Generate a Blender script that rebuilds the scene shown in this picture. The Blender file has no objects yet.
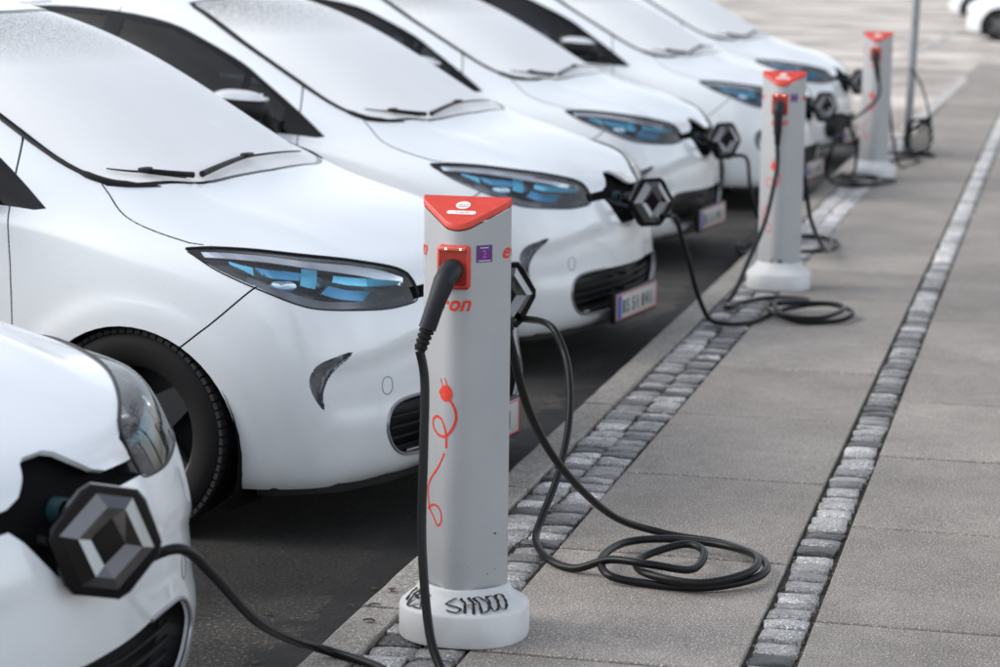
import bpy, bmesh, math, random
import numpy as np
from mathutils import Vector, Matrix
from mathutils.bvhtree import BVHTree
random.seed(7)
R = math.radians
S = bpy.context.scene
COL = S.collection

# ------------------------------------------------------------------ camera
cam = bpy.data.objects.new('camera', bpy.data.cameras.new('camera'))
COL.objects.link(cam); S.camera = cam
PIT, ROL, YAW, CH = R(9.588), R(0.62), R(13.80), 1.677
_F = Vector((-math.sin(YAW)*math.cos(PIT), math.cos(YAW)*math.cos(PIT), -math.sin(PIT)))
_R = Vector((math.cos(YAW), math.sin(YAW), 0)); _U = _R.cross(_F)
_R2 = _R*math.cos(ROL)+_U*math.sin(ROL); _U2 = -_R*math.sin(ROL)+_U*math.cos(ROL)
_m = Matrix((_R2, _U2, -_F)).transposed().to_4x4(); _m.translation = (0, 0, CH)
cam.matrix_world = _m
cam.data.sensor_width = 36; cam.data.lens = 82.4
cam.data.clip_start = 0.1; cam.data.clip_end = 2000
cam.data.dof.use_dof = True; cam.data.dof.focus_distance = 6.0; cam.data.dof.aperture_fstop = 3.4

# ------------------------------------------------------------------ sky and sun
W = bpy.data.worlds.new('World'); S.world = W; W.use_nodes = True
SUN_EL, SUN_AZ = 34, -104      # azimuth measured from +Y towards +X
def world_nodes():
    nt = W.node_tree; N = nt.nodes; L = nt.links; N.clear()
    out = N.new('ShaderNodeOutputWorld'); bg = N.new('ShaderNodeBackground')
    sky = N.new('ShaderNodeTexSky'); sky.sky_type = 'NISHITA'; sky.sun_disc = False
    sky.sun_elevation = R(SUN_EL); sky.sun_rotation = R(SUN_AZ)
    sky.air_density = 1.0; sky.dust_density = 2.0; sky.ozone_density = 1.0
    tc = N.new('ShaderNodeTexCoord')
    nz = N.new('ShaderNodeTexNoise'); nz.inputs['Scale'].default_value = 1.7; nz.inputs['Detail'].default_value = 5
    rp = N.new('ShaderNodeValToRGB'); rp.color_ramp.elements[0].position = .36; rp.color_ramp.elements[1].position = .62
    rp.color_ramp.elements[0].color = (.55, .55, .55, 1); rp.color_ramp.elements[1].color = (.95, .95, .95, 1)
    mx = N.new('ShaderNodeMix'); mx.data_type = 'RGBA'
    # thin bright overcast veil mixed over the clear sky
    hsv = N.new('ShaderNodeHueSaturation'); hsv.inputs['Saturation'].default_value = .27; hsv.inputs['Value'].default_value = 1.85
    L.new(tc.outputs['Generated'], nz.inputs['Vector']); L.new(nz.outputs['Fac'], rp.inputs['Fac'])
    L.new(sky.outputs['Color'], hsv.inputs['Color'])
    L.new(rp.outputs['Color'], mx.inputs[0]); L.new(sky.outputs['Color'], mx.inputs[6]); L.new(hsv.outputs['Color'], mx.inputs[7])
    n3 = N.new('ShaderNodeTexNoise'); n3.inputs['Scale'].default_value = 2.6; n3.inputs['Detail'].default_value = 7; n3.inputs['Roughness'].default_value = .55
    L.new(tc.outputs['Generated'], n3.inputs['Vector']); m3 = N.new('ShaderNodeMapRange'); m3.inputs[1].default_value = .35; m3.inputs[2].default_value = .65; m3.inputs[3].default_value = .68; m3.inputs[4].default_value = 1.32
    L.new(n3.outputs['Fac'], m3.inputs[0]); mm = N.new('ShaderNodeMix'); mm.data_type = 'RGBA'; mm.blend_type = 'MULTIPLY'; mm.inputs[0].default_value = 1
    L.new(mx.outputs[2], mm.inputs[6]); L.new(m3.outputs[0], mm.inputs[7]); mx = mm
    L.new(mx.outputs[2], bg.inputs['Color']); bg.inputs['Strength'].default_value = 0.15
    L.new(bg.outputs[0], out.inputs['Surface'])
world_nodes()
sun = bpy.data.objects.new('sun', bpy.data.lights.new('sun', 'SUN')); COL.objects.link(sun)
sun.data.energy = .55; sun.data.angle = R(35); sun.data.color = (1, .95, .88)
_sd = Vector((math.sin(R(SUN_AZ))*math.cos(R(SUN_EL)), math.cos(R(SUN_AZ))*math.cos(R(SUN_EL)), math.sin(R(SUN_EL))))
sun.rotation_euler = _sd.to_track_quat('Z', 'Y').to_euler(); sun.location = _sd*30
S.view_settings.view_transform = 'Standard'; S.view_settings.look = 'None'
S.view_settings.exposure = 0.42; S.view_settings.gamma = 1.0
S.render.engine = 'CYCLES'
S.cycles.max_bounces = 8; S.cycles.transparent_max_bounces = 12

# ------------------------------------------------------------------ material helpers
MATS = {}
def mat(name, col, rough=.5, metal=0, coat=0, coat_rough=.03, spec=.5, emit=None, es=1, bump=None, var=None, alpha=None):
    """var=(scale, amount, detail) mottles the colour; bump=(scale, distance, detail) gives fine relief"""
    if name in MATS: return MATS[name]
    m = bpy.data.materials.new(name); m.use_nodes = True; nt = m.node_tree; N = nt.nodes; L = nt.links
    b = N['Principled BSDF']
    b.inputs['Base Color'].default_value = (*col, 1); b.inputs['Roughness'].default_value = rough
    b.inputs['Metallic'].default_value = metal; b.inputs['Coat Weight'].default_value = coat
    b.inputs['Coat Roughness'].default_value = coat_rough; b.inputs['Specular IOR Level'].default_value = spec
    if emit: b.inputs['Emission Color'].default_value = (*emit, 1); b.inputs['Emission Strength'].default_value = es
    if var or bump:
        tc = N.new('ShaderNodeTexCoord')
    if var:
        nz = N.new('ShaderNodeTexNoise'); nz.inputs['Scale'].default_value = var[0]
        nz.inputs['Detail'].default_value = var[2] if len(var) > 2 else 6
        rp = N.new('ShaderNodeValToRGB'); rp.color_ramp.elements[0].position = .3; rp.color_ramp.elements[1].position = .7
        k = var[1]
        rp.color_ramp.elements[0].color = (*[c*(1-k) for c in col], 1); rp.color_ramp.elements[1].color = (*[min(1, c*(1+k)) for c in col], 1)
        L.new(tc.outputs['Object'], nz.inputs['Vector']); L.new(nz.outputs['Fac'], rp.inputs['Fac']); L.new(rp.outputs['Color'], b.inputs['Base Color'])
    if bump:
        nb = N.new('ShaderNodeTexNoise'); nb.inputs['Scale'].default_value = bump[0]; nb.inputs['Detail'].default_value = bump[2] if len(bump) > 2 else 4
        bp = N.new('ShaderNodeBump'); bp.inputs['Distance'].default_value = bump[1]; bp.inputs['Strength'].default_value = 1
        L.new(tc.outputs['Object'], nb.inputs['Vector']); L.new(nb.outputs['Fac'], bp.inputs['Height']); L.new(bp.outputs['Normal'], b.inputs['Normal'])
    MATS[name] = m; return m

def paint_mat():
    m = mat('white_car_paint', (.70, .735, .765), .32, 0, 1.0, .02)
    nt = m.node_tree; N = nt.nodes; L = nt.links; b = N['Principled BSDF']
    tc = N.new('ShaderNodeTexCoord')
    # faint road dust, thicker low on the body
    n1 = N.new('ShaderNodeTexNoise'); n1.inputs['Scale'].default_value = 5; n1.inputs['Detail'].default_value = 8
    n2 = N.new('ShaderNodeTexNoise'); n2.inputs['Scale'].default_value = 190; n2.inputs['Detail'].default_value = 2
    sp = N.new('ShaderNodeSeparateXYZ'); mr = N.new('ShaderNodeMapRange')
    mr.inputs[1].default_value = .75; mr.inputs[2].default_value = .15; mr.inputs[3].default_value = .03; mr.inputs[4].default_value = .50
    L.new(tc.outputs['Object'], sp.inputs[0]); L.new(sp.outputs['Z'], mr.inputs[0])
    ml = N.new('ShaderNodeMath'); ml.operation = 'MULTIPLY'; L.new(n1.outputs['Fac'], ml.inputs[0]); L.new(mr.outputs[0], ml.inputs[1])
    rp = N.new('ShaderNodeValToRGB'); rp.color_ramp.elements[0].position = .66; rp.color_ramp.elements[1].position = .76
    L.new(n2.outputs['Fac'], rp.inputs['Fac'])
    m3 = N.new('ShaderNodeMath'); m3.operation = 'MULTIPLY'; L.new(rp.outputs['Color'], m3.inputs[0]); m3.inputs[1].default_value = .30
    ad = N.new('ShaderNodeMath'); ad.operation = 'ADD'; ad.use_clamp = True; L.new(ml.outputs[0], ad.inputs[0]); L.new(m3.outputs[0], ad.inputs[1])
    for n in (n1, n2): L.new(tc.outputs['Object'], n.inputs['Vector'])
    mx = N.new('ShaderNodeMix'); mx.data_type = 'RGBA'; mx.inputs[6].default_value = (.70, .735, .765, 1); mx.inputs[7].default_value = (.30, .28, .25, 1)
    L.new(ad.outputs[0], mx.inputs[0]); L.new(mx.outputs[2], b.inputs['Base Color'])
    cr = N.new('ShaderNodeMapRange'); cr.inputs[3].default_value = .02; cr.inputs[4].default_value = .16
    L.new(n1.outputs['Fac'], cr.inputs[0]); L.new(cr.outputs[0], b.inputs['Coat Roughness'])
    return m

def glass_mat(name, tint, rough=.02, dust_sheen=.0, ior=1.5, dust_sheen_col=(.75, .76, .76)):
    if name in MATS: return MATS[name]
    m = bpy.data.materials.new(name); m.use_nodes = True; nt = m.node_tree; N = nt.nodes; L = nt.links; N.clear()
    out = N.new('ShaderNodeOutputMaterial'); tr = N.new('ShaderNodeBsdfTransparent'); tr.inputs[0].default_value = (*tint, 1)
    gl = N.new('ShaderNodeBsdfGlossy'); gl.inputs['Roughness'].default_value = rough
    fr = N.new('ShaderNodeFresnel'); fr.inputs['IOR'].default_value = ior
    mx = N.new('ShaderNodeMixShader'); L.new(fr.outputs[0], mx.inputs[0]); L.new(tr.outputs[0], mx.inputs[1]); L.new(gl.outputs[0], mx.inputs[2])
    last = mx
    if dust_sheen:  # pale film on the glass; on the windscreen it paints in reflected sky
        tc = N.new('ShaderNodeTexCoord'); nz = N.new('ShaderNodeTexNoise'); nz.inputs['Scale'].default_value = 2.5; nz.inputs['Detail'].default_value = 3
        n2 = N.new('ShaderNodeTexNoise'); n2.inputs['Scale'].default_value = 420; n2.inputs['Detail'].default_value = 1
        L.new(tc.outputs['Object'], nz.inputs['Vector']); L.new(tc.outputs['Object'], n2.inputs['Vector'])
        mu = N.new('ShaderNodeMath'); mu.operation = 'MULTIPLY'; L.new(nz.outputs['Fac'], mu.inputs[0]); L.new(n2.outputs['Fac'], mu.inputs[1])
        mr = N.new('ShaderNodeMapRange'); mr.inputs[1].default_value = .12; mr.inputs[2].default_value = .36; mr.inputs[3].default_value = dust_sheen*.97; mr.inputs[4].default_value = dust_sheen*1.03
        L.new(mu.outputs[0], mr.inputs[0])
        df = N.new('ShaderNodeBsdfDiffuse'); df.inputs[0].default_value = (*dust_sheen_col, 1)
        # thin the film towards the top edge
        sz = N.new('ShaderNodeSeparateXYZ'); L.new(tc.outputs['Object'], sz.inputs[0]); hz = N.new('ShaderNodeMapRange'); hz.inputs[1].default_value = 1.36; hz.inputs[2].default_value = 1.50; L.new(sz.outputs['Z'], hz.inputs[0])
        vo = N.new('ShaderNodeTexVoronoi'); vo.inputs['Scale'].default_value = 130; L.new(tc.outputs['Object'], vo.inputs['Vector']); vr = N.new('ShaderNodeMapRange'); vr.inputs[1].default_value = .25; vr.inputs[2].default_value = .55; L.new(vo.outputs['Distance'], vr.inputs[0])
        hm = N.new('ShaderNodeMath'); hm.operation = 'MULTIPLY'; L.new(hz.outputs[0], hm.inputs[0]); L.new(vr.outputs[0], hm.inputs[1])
        sb = N.new('ShaderNodeMath'); sb.operation = 'MULTIPLY_ADD'; sb.use_clamp = True; L.new(hm.outputs[0], sb.inputs[0]); sb.inputs[1].default_value = -.60*min(1, dust_sheen*2); L.new(mr.outputs[0], sb.inputs[2]); mr = sb
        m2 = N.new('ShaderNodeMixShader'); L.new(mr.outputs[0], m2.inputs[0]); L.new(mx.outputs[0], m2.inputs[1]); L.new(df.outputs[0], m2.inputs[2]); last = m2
    L.new(last.outputs[0], out.inputs['Surface']); MATS[name] = m; return m

PAINT = paint_mat()
BLACK = mat('black_plastic', (.008, .008, .009), .42, spec=.25)
BLACKG = mat('black_gloss', (.004, .004, .005), .12, coat=.06, spec=.22)
RUB = mat('rubber', (.009, .009, .010), .7, spec=.2, bump=(60, .0006))
CORD = mat('cable_rubber', (.006, .0063, .007), .38, spec=.22, var=(3, .4))
SILV = mat('alloy', (.12, .123, .13), .35, .9)
CHROME = mat('chrome', (.75, .76, .78), .08, 1)
DARK = mat('dark_void', (.004, .004, .0045), .9, spec=.1)
WSG = glass_mat('windscreen_glass', (.86, .95, .94), .0, .78, ior=1.9, dust_sheen_col=(.93, .94, .94))  # thick white film stands in for bright sky mirrored in the glass
SIDEG = glass_mat('side_glass', (.20, .23, .24), .01, .0, ior=1.55)
LENS = glass_mat('lamp_lens', (.93, .95, .96), .01, .02)

# ------------------------------------------------------------------ object helpers
def tag(o, label=None, cat=None, group=None, kind=None):
    if label: o['label'] = label
    if cat: o['category'] = cat
    if group: o['group'] = group
    if kind: o['kind'] = kind
    return o
def empty(name, loc=(0, 0, 0), rz=0, **k):
    o = bpy.data.objects.new(name, None); COL.objects.link(o); o.location = loc; o.rotation_euler = (0, 0, rz); o.empty_display_size = .1
    return tag(o, **k)
def mesh(name, V, Fc, m, parent=None, smooth=True, nrm=None, mats=None, midx=None):
    me = bpy.data.meshes.new(name); me.from_pydata([tuple(v) for v in V], [], Fc)
    for mm in (mats or [m]): me.materials.append(mm)
    if midx: me.polygons.foreach_set('material_index', midx)
    me.polygons.foreach_set('use_smooth', [smooth]*len(me.polygons)); me.update()
    if nrm is not None:
        me.normals_split_custom_set_from_vertices([tuple(n) for n in nrm])
    return link(name, me, parent)
def link(name, me, parent=None):
    o = bpy.data.objects.new(name, me); COL.objects.link(o)
    if parent: o.parent = parent
    return o
class MB:
    """collects simple shapes, then builds them as one mesh object"""
    def __init__(s): s.v = []; s.f = []
    def add(s, V, Fc):
        n = len(s.v); s.v += [tuple(v) for v in V]; s.f += [tuple(i+n for i in f) for f in Fc]; return s
    def box(s, c, d, bev=0, rot=None):
        bm = bmesh.new(); bmesh.ops.create_cube(bm, size=1)
        for v in bm.verts: v.co = Vector((v.co.x*d[0], v.co.y*d[1], v.co.z*d[2]))
        if bev: bmesh.ops.bevel(bm, geom=bm.edges[:], offset=bev, segments=2, affect='EDGES', profile=.5)
        for v in bm.verts:
            if rot: v.co = rot @ v.co
            v.co += Vector(c)
        bm.verts.index_update(); s.add([v.co[:] for v in bm.verts], [[v.index for v in f.verts] for f in bm.faces]); bm.free(); return s
    def tube(s, pts, r, n=10, cap=True):
        pts = [Vector(p) for p in pts]; rs = r if isinstance(r, (list, tuple)) else [r]*len(pts)
        V = []; Fc = []; up = None
        for i, p in enumerate(pts):
            t = (pts[min(i+1, len(pts)-1)]-pts[max(i-1, 0)]).normalized()
            if up is None:
                up = Vector((0, 0, 1)) if abs(t.z) < .9 else Vector((1, 0, 0))
            u = (up-t*up.dot(t)).normalized(); w = t.cross(u); up = u
            for k in range(n):
                a = 2*math.pi*k/n; V.append(p+(u*math.cos(a)+w*math.sin(a))*rs[i])
        for i in range(len(pts)-1):
            for k in range(n): Fc.append((i*n+k, i*n+(k+1) % n, (i+1)*n+(k+1) % n, (i+1)*n+k))
        if cap: Fc.append(tuple(range(n))[::-1]); Fc.append(tuple((len(pts)-1)*n+k for k in range(n)))
        return s.add(V, Fc)
    def lathe(s, prof, c=(0, 0, 0), axis='z', n=32, sx=1, sy=1):
        V = []; Fc = []
        for (r, h) in prof:
            for k in range(n):
                a = 2*math.pi*k/n; x, y = r*math.cos(a)*sx, r*math.sin(a)*sy
                V.append({'z': (x, y, h), 'y': (x, h, y), 'x': (h, x, y)}[axis])
        V = [tuple(Vector(v)+Vector(c)) for v in V]
        for i in range(len(prof)-1):
            for k in range(n): Fc.append((i*n+k, i*n+(k+1) % n, (i+1)*n+(k+1) % n, (i+1)*n+k))
        return s.add(V, Fc)
    def prism(s, poly, h0, h1, fr=None):
        """poly in (x,y) extruded h0..h1, fr maps (x,y,h)->3d"""
        fr = fr or (lambda x, y, h: (x, y, h)); n = len(poly)
        V = [fr(x, y, h0) for x, y in poly]+[fr(x, y, h1) for x, y in poly]
        return s.add(V, [tuple(range(n))[::-1], tuple(range(n, 2*n))]+[(i, (i+1) % n, n+(i+1) % n, n+i) for i in range(n)])
    def build(s, name, m, parent=None, smooth=True, sharp=35):
        o = mesh(name, s.v, s.f, m, parent, smooth)
        bm = bmesh.new(); bm.from_mesh(o.data); bmesh.ops.recalc_face_normals(bm, faces=bm.faces[:])
        if smooth:
            for e in bm.edges:
                if len(e.link_faces) == 2 and e.calc_face_angle(0) > R(sharp): e.smooth = False
        bm.to_mesh(o.data); bm.free(); return o
def catmull(P, n=8, closed=False):
    P = [Vector(p) for p in P]; out = []
    N_ = len(P)
    for i in range(N_ if closed else N_-1):
        g = lambda j: P[j % N_] if closed else P[max(0, min(N_-1, j))]
        a, b, c, d = g(i-1), g(i), g(i+1), g(i+2)
        for k in range(n):
            t = k/n
            out.append(.5*((2*b)+(c-a)*t+(2*a-5*b+4*c-d)*t*t+(3*b-a-3*c+d)*t**3))
    if not closed: out.append(P[-1])
    return out
def copy_tree(o, parent=None):
    c = o.copy(); COL.objects.link(c); c.parent = parent
    for ch in list(o.children): copy_tree(ch, c)
    return c
#@@CAR
# ================================================================== CAR
# car space: a = metres back from the nose, l = metres to the car's right, z up.  local = (-a, -l, z)
def loc(a, l, z): return Vector((-a, -l, z))
def car_base():
    # top sheet rows: columns centre .. shoulder  (a, l, z)
    T = [
     [(.205,0,.798),(.218,.25,.800),(.268,.46,.812),(.348,.63,.830),(.397,.700,.838),(.455,.755,.842)],
     [(.430,0,.900),(.436,.25,.898),(.450,.46,.887),(.530,.645,.872),(.585,.728,.868),(.640,.790,.858)],
     [(.620,0,.960),(.630,.25,.957),(.670,.46,.948),(.740,.645,.930),(.800,.740,.918),(.860,.808,.895)],
     [(.820,0,1.008),(.835,.25,1.005),(.890,.47,.999),(.975,.635,.995),(1.040,.735,.972),(1.100,.818,.930)],
     [(1.180,0,1.228),(1.190,.25,1.226),(1.225,.45,1.212),(1.330,.602,1.153),(1.370,.722,1.070),(1.400,.832,.960)],
     [(1.560,0,1.440),(1.570,.24,1.438),(1.610,.43,1.422),(1.720,.580,1.358),(1.790,.725,1.190),(1.850,.842,.990)],
     [(2.000,0,1.572),(2.000,.24,1.568),(2.030,.42,1.548),(2.120,.560,1.478),(2.240,.730,1.270),(2.350,.848,1.020)],
     [(2.500,0,1.590),(2.500,.24,1.585),(2.500,.42,1.567),(2.550,.565,1.515),(2.750,.730,1.320),(2.900,.848,1.055)],
     [(3.200,0,1.555),(3.200,.23,1.550),(3.200,.40,1.528),(3.200,.530,1.483),(3.320,.705,1.310),(3.400,.828,1.105)],
     [(3.640,0,1.440),(3.640,.20,1.435),(3.620,.36,1.410),(3.600,.480,1.370),(3.640,.665,1.260),(3.680,.795,1.125)],
     [(3.950,0,1.080),(3.940,.20,1.080),(3.910,.38,1.080),(3.870,.540,1.085),(3.850,.620,1.088),(3.830,.700,1.090)],
    ]
    # perimeter plan at mid height
    plan = [(.085,0),(.100,.26),(.145,.49),(.225,.672),(.300,.752),(.400,.808),(.60,.845),(.86,.868),(1.12,.850),(1.42,.836),(1.85,.842),(2.35,.848),(2.90,.855),(3.43,.870),(3.72,.835),(3.93,.72),(4.00,.63),(4.04,.52),(4.07,.38),(4.08,.19),(4.08,0)]
    NT = len(T)
    top = [T[0][b] for b in range(5)]+[T[t][5] for t in range(NT)]+[T[NT-1][b] for b in (4, 3, 2, 1, 0)]
    assert len(top) == len(plan), (len(top), len(plan))
    nk = len(plan); Vv = []; idx = {}
    def av(key, a, l, z):
        idx[key] = len(Vv); Vv.append(loc(a, l, z))
    prof_front = [(.165, .075), (.200, .025), (.34, .004), (.48, 0), None, None]
    prof_side = [(.165, .045), (.200, .018), (.34, .002), (.48, -.003), None, None]
    for k in range(nk):
        a, l = plan[k]
        p0 = Vector(plan[max(k-1, 0)] if k else (plan[1][0], -plan[1][1])); p1 = Vector(plan[k+1] if k < nk-1 else (plan[nk-2][0], -plan[nk-2][1]))
        t = (p1-p0).normalized(); n = Vector((-t.y, t.x))           # outward in (a,l)
        wf = max(0, 1-k/5.0)
        ta, tl, tz = top[k]
        for r in range(4):
            z = prof_front[r][0]*wf+prof_side[r][0]*(1-wf); o = prof_front[r][1]*wf+prof_side[r][1]*(1-wf)
            av(('w', k, r), a-n.x*o, l-n.y*o if k not in (0, nk-1) else 0, z)
        for r, (fz, fo) in zip((4, 5), ((.48, .10), (.84, .48))):
            if k <= 4: fo = (.22, .62)[r-4]
            z = .48+(tz-.48)*fz
            av(('w', k, r), a+(ta-a)*fo, l+(tl-l)*fo, z)
    for t in range(NT):
        for b in range(6): av(('t', t, b), *T[t][b])
    def topid(k):
        if k < 5: return idx[('t', 0, k)]
        if k < 5+NT: return idx[('t', k-5, 5)]
        return idx[('t', NT-1, nk-1-k)]
    F = []
    for k in range(nk-1):
        for r in range(6):
            A, B = idx[('w', k, r)], idx[('w', k+1, r)]
            C = idx[('w', k+1, r+1)] if r < 5 else topid(k+1); D = idx[('w', k, r+1)] if r < 5 else topid(k)
            F.append((A, B, C, D))
    for t in range(NT-1):
        for b in range(5): F.append((idx[('t', t, b)], idx[('t', t, b+1)], idx[('t', t+1, b+1)], idx[('t', t+1, b)]))
    # mirror
    n = len(Vv); mp = {}
    for i in range(n):
        if abs(Vv[i].y) < 1e-6: mp[i] = i
        else: mp[i] = len(Vv); Vv.append(Vector((Vv[i].x, -Vv[i].y, Vv[i].z)))
    F += [tuple(mp[i] for i in f)[::-1] for f in F[:]]
    me = bpy.data.meshes.new('cage'); me.from_pydata([tuple(v) for v in Vv], [], F)
    bm = bmesh.new(); bm.from_mesh(me); bmesh.ops.recalc_face_normals(bm, faces=bm.faces[:])
    bm.to_mesh(me); bm.free()
    o = bpy.data.objects.new('cage', me); COL.objects.link(o)
    md = o.modifiers.new('s', 'SUBSURF'); md.levels = 3; md.render_levels = 3
    dg = bpy.context.evaluated_depsgraph_get(); dg.update()
    ev = o.evaluated_get(dg).to_mesh()
    V = [v.co.copy() for v in ev.vertices]; Fo = [tuple(p.vertices) for p in ev.polygons]
    o.evaluated_get(dg).to_mesh_clear(); bpy.data.objects.remove(o)
    return V, Fo
#@@ENDCAR
def sstep(t): t = max(0, min(1, t)); return t*t*(3-2*t)
def sculpt(V):
    out = []
    for v in V:
        a, l, z = -v.x, abs(v.y), v.z; s = 1 if v.y >= 0 else -1
        da = dl = dz = 0.0
        # scoop under the bumper crease
        if a < .42 and .2 < z < .62 and l > .05:
            zl = .602-.05*sstep((l-.3)/.4)
            k = sstep((zl-z)/.05)*(1-sstep((.43-z)/.10))*sstep((l-.08)/.25)*(1-sstep((l-.66)/.10))
            da += .016*k
        # flared lips round both wheel arches
        for ca in (.86, 3.43):
            d = math.hypot(a-ca, z-.275)
            if d < .50 and l > .6: dl += .010*sstep((.47-d)/.06)
        # hollow below the shoulder of the doors
        if 1.2 < a < 3.2 and l > .7 and .35 < z < .75:
            dl -= .020*math.sin(math.pi*(z-.35)/.40)*sstep((a-1.2)/.4)*sstep((3.2-a)/.4)
        # raised ribs along the bonnet
        if .2 < a < 1.0 and z > .78:
            lr = .50-.10*(1-a)
            dz += .007*math.exp(-((l-lr)/.06)**2)*sstep((a-.25)/.3)
        out.append(Vector((v.x-da, v.y+s*dl, v.z+dz)))
    return out
def in_poly(x, y, P):
    c = False; j = len(P)-1
    for i in range(len(P)):
        xi, yi = P[i]; xj, yj = P[j]
        if (yi > y) != (yj > y) and x < (xj-xi)*(y-yi)/(yj-yi)+xi: c = not c
        j = i
    return c
def smooth2(P, n=3, closed=True, keep=()):
    return [(v.x, v.y) for v in catmull([(p[0], p[1], 0) for p in P], n, closed)]
DGX, DGY = .77, .64
PR = {'top': (lambda v: (-v.x, -v.y), Vector((0, 0, 1)), lambda du, dv: Vector((-du, -dv, 0))),
      'side': (lambda v: (-v.x, v.z), Vector((0, 1, 0)), lambda du, dv: Vector((-du, 0, dv))),
      'front': (lambda v: (-v.y, v.z), Vector((1, 0, 0)), lambda du, dv: Vector((0, -du, dv))),
      'diag': (lambda v: (-v.x*DGX-v.y*DGY, v.z), Vector((-DGY, DGX, 0)), lambda du, dv: Vector((-du*DGX, -du*DGY, dv)))}
def dg(P): return [(a*DGX+l*DGY, z) for a, l, z in P]
def strip_poly(P, w):
    L_, R_ = [], []
    for i, p in enumerate(P):
        q0 = P[max(0, i-1)]; q1 = P[min(len(P)-1, i+1)]; t = Vector((q1[0]-q0[0], q1[1]-q0[1])).normalized()
        L_.append((p[0]-t.y*w, p[1]+t.x*w)); R_.append((p[0]+t.y*w, p[1]-t.x*w))
    return L_+R_[::-1]
HOOD = smooth2([(.202,0),(.204,.10),(.212,.20),(.236,.335),(.302,.460),(.414,.601),(.557,.703),(.662,.746)], 3, False)+smooth2([(.70,.757),(.81,.757),(.90,.745),(.965,.72),(1.033,.672),(1.085,.64)], 3, False)+smooth2([(1.062,.640),(.955,.563),(.858,.40),(.832,.20),(.824,0)], 3, False)+[(.824,-.1),(.202,-.1)]
WSO = smooth2([(.833,0),(.843,.20),(.868,.39),(.963,.557),(1.066,.633),(1.207,.645),(1.396,.618),(1.704,.571),(2.00,.487)], 4, False)+smooth2([(2.035,.470),(1.96,.38),(1.915,.25),(1.885,.10),(1.878,0)], 3, False)+[(1.878,-.1),(.833,-.1)]
WSI = smooth2([(.848,0),(.858,.20),(.884,.385),(.975,.541),(1.07,.612),(1.207,.626),(1.396,.601),(1.704,.555),(1.985,.473)], 4, False)+smooth2([(2.012,.452),(1.94,.36),(1.897,.24),(1.868,.10),(1.861,0)], 3, False)+[(1.861,-.1),(.848,-.1)]
HL = dg([(.70,.783,.869),(.557,.715,.885),(.41,.62,.87),(.30,.475,.835),(.235,.375,.800),(.195,.305,.770),(.178,.298,.735),(.163,.310,.700)])+smooth2(dg([(.163,.345,.687),(.199,.481,.682),(.280,.655,.698),(.35,.728,.718),(.455,.779,.768),(.580,.795,.815),(.69,.790,.865)]), 3, False)
BAY = [(-.1,.797),(.035,.797),(.060,.790),(.085,.772),(.130,.745),(.175,.733),(.25,.731),(.330,.730),(.330,.695),(.25,.696),(.195,.696),(.165,.672),(.125,.625),(.095,.592),(.07,.583),(-.1,.583)]
GRL = [(-.1,.405)]+smooth2([(.0,.405),(.20,.407),(.37,.408),(.455,.400),(.500,.372),(.512,.320),(.468,.255),(.385,.224),(.2,.218),(0,.216)], 3, False)+[(-.1,.216)]
FANG = smooth2(dg([(.222,.630,.572),(.270,.700,.557),(.297,.732,.535),(.309,.745,.495),(.296,.737,.448),(.274,.715,.408),(.277,.716,.458),(.262,.690,.514)]), 3, True)
FOG = [(-.2, .0)]
ARCH = [(.86+.362*math.cos(t), .275+.362*math.sin(t)) for t in np.linspace(-.35, math.pi+.35, 34)]
ARCH2 = [(x+2.57, y) for x, y in ARCH]
BAND = smooth2([(1.183,.962),(1.363,1.072),(1.546,1.182),(1.666,1.254),(1.863,1.343),(2.063,1.416),(2.35,1.462),(2.7,1.478),(3.0,1.455),(3.17,1.395)], 3, False)+smooth2([(3.27,1.29),(3.25,1.21),(3.0,1.13),(2.6,1.065),(2.1,1.012),(1.65,.985),(1.33,.966),(1.22,.957)], 3, False)
PANE = {'quarter_window': [(1.40,1.035),(1.41,1.08),(1.60,1.195),(1.60,1.02)],
        'door_window': [(1.635,1.012),(1.635,1.215),(1.863,1.325),(2.063,1.397),(2.28,1.432),(2.28,1.052)],
        'rear_door_window': [(2.37,1.062),(2.37,1.443),(2.70,1.458),(2.98,1.436),(3.13,1.380),(3.215,1.29),(3.19,1.215),(3.0,1.155)]}
SHUTB = smooth2([(.43,.795),(.475,.762),(.555,.689),(.64,.617),(.70,.570)], 3, False)
DOORL = smooth2([(1.40,1.185),(1.374,1.15),(1.335,1.05),(1.302,.955),(1.285,.80),(1.28,.60),(1.28,.40),(1.285,.255)], 2, False)
DOOR1 = [(1.302,.255),(1.302,.955),(1.335,1.055),(1.375,1.095),(1.546,1.200),(1.666,1.272),(1.863,1.361),(2.063,1.434),(2.325,1.478),(2.325,.255)]
DOOR2 = [(2.330,.255),(2.330,1.478),(2.70,1.494),(3.0,1.472),(3.18,1.41),(3.29,1.29),(3.27,1.10),(3.16,.75),(3.02,.60),(2.97,.40),(2.95,.255)]
RLAMP = dg([(0,0,0)])
def in_strip(x, y, P, w):
    for i in range(len(P)-1):
        ax, ay = P[i]; bx, by = P[i+1]; dx, dy = bx-ax, by-ay; t = max(0, min(1, ((x-ax)*dx+(y-ay)*dy)/(dx*dx+dy*dy)))
        if math.hypot(x-ax-t*dx, y-ay-t*dy) < w: return True
    return False

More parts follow.
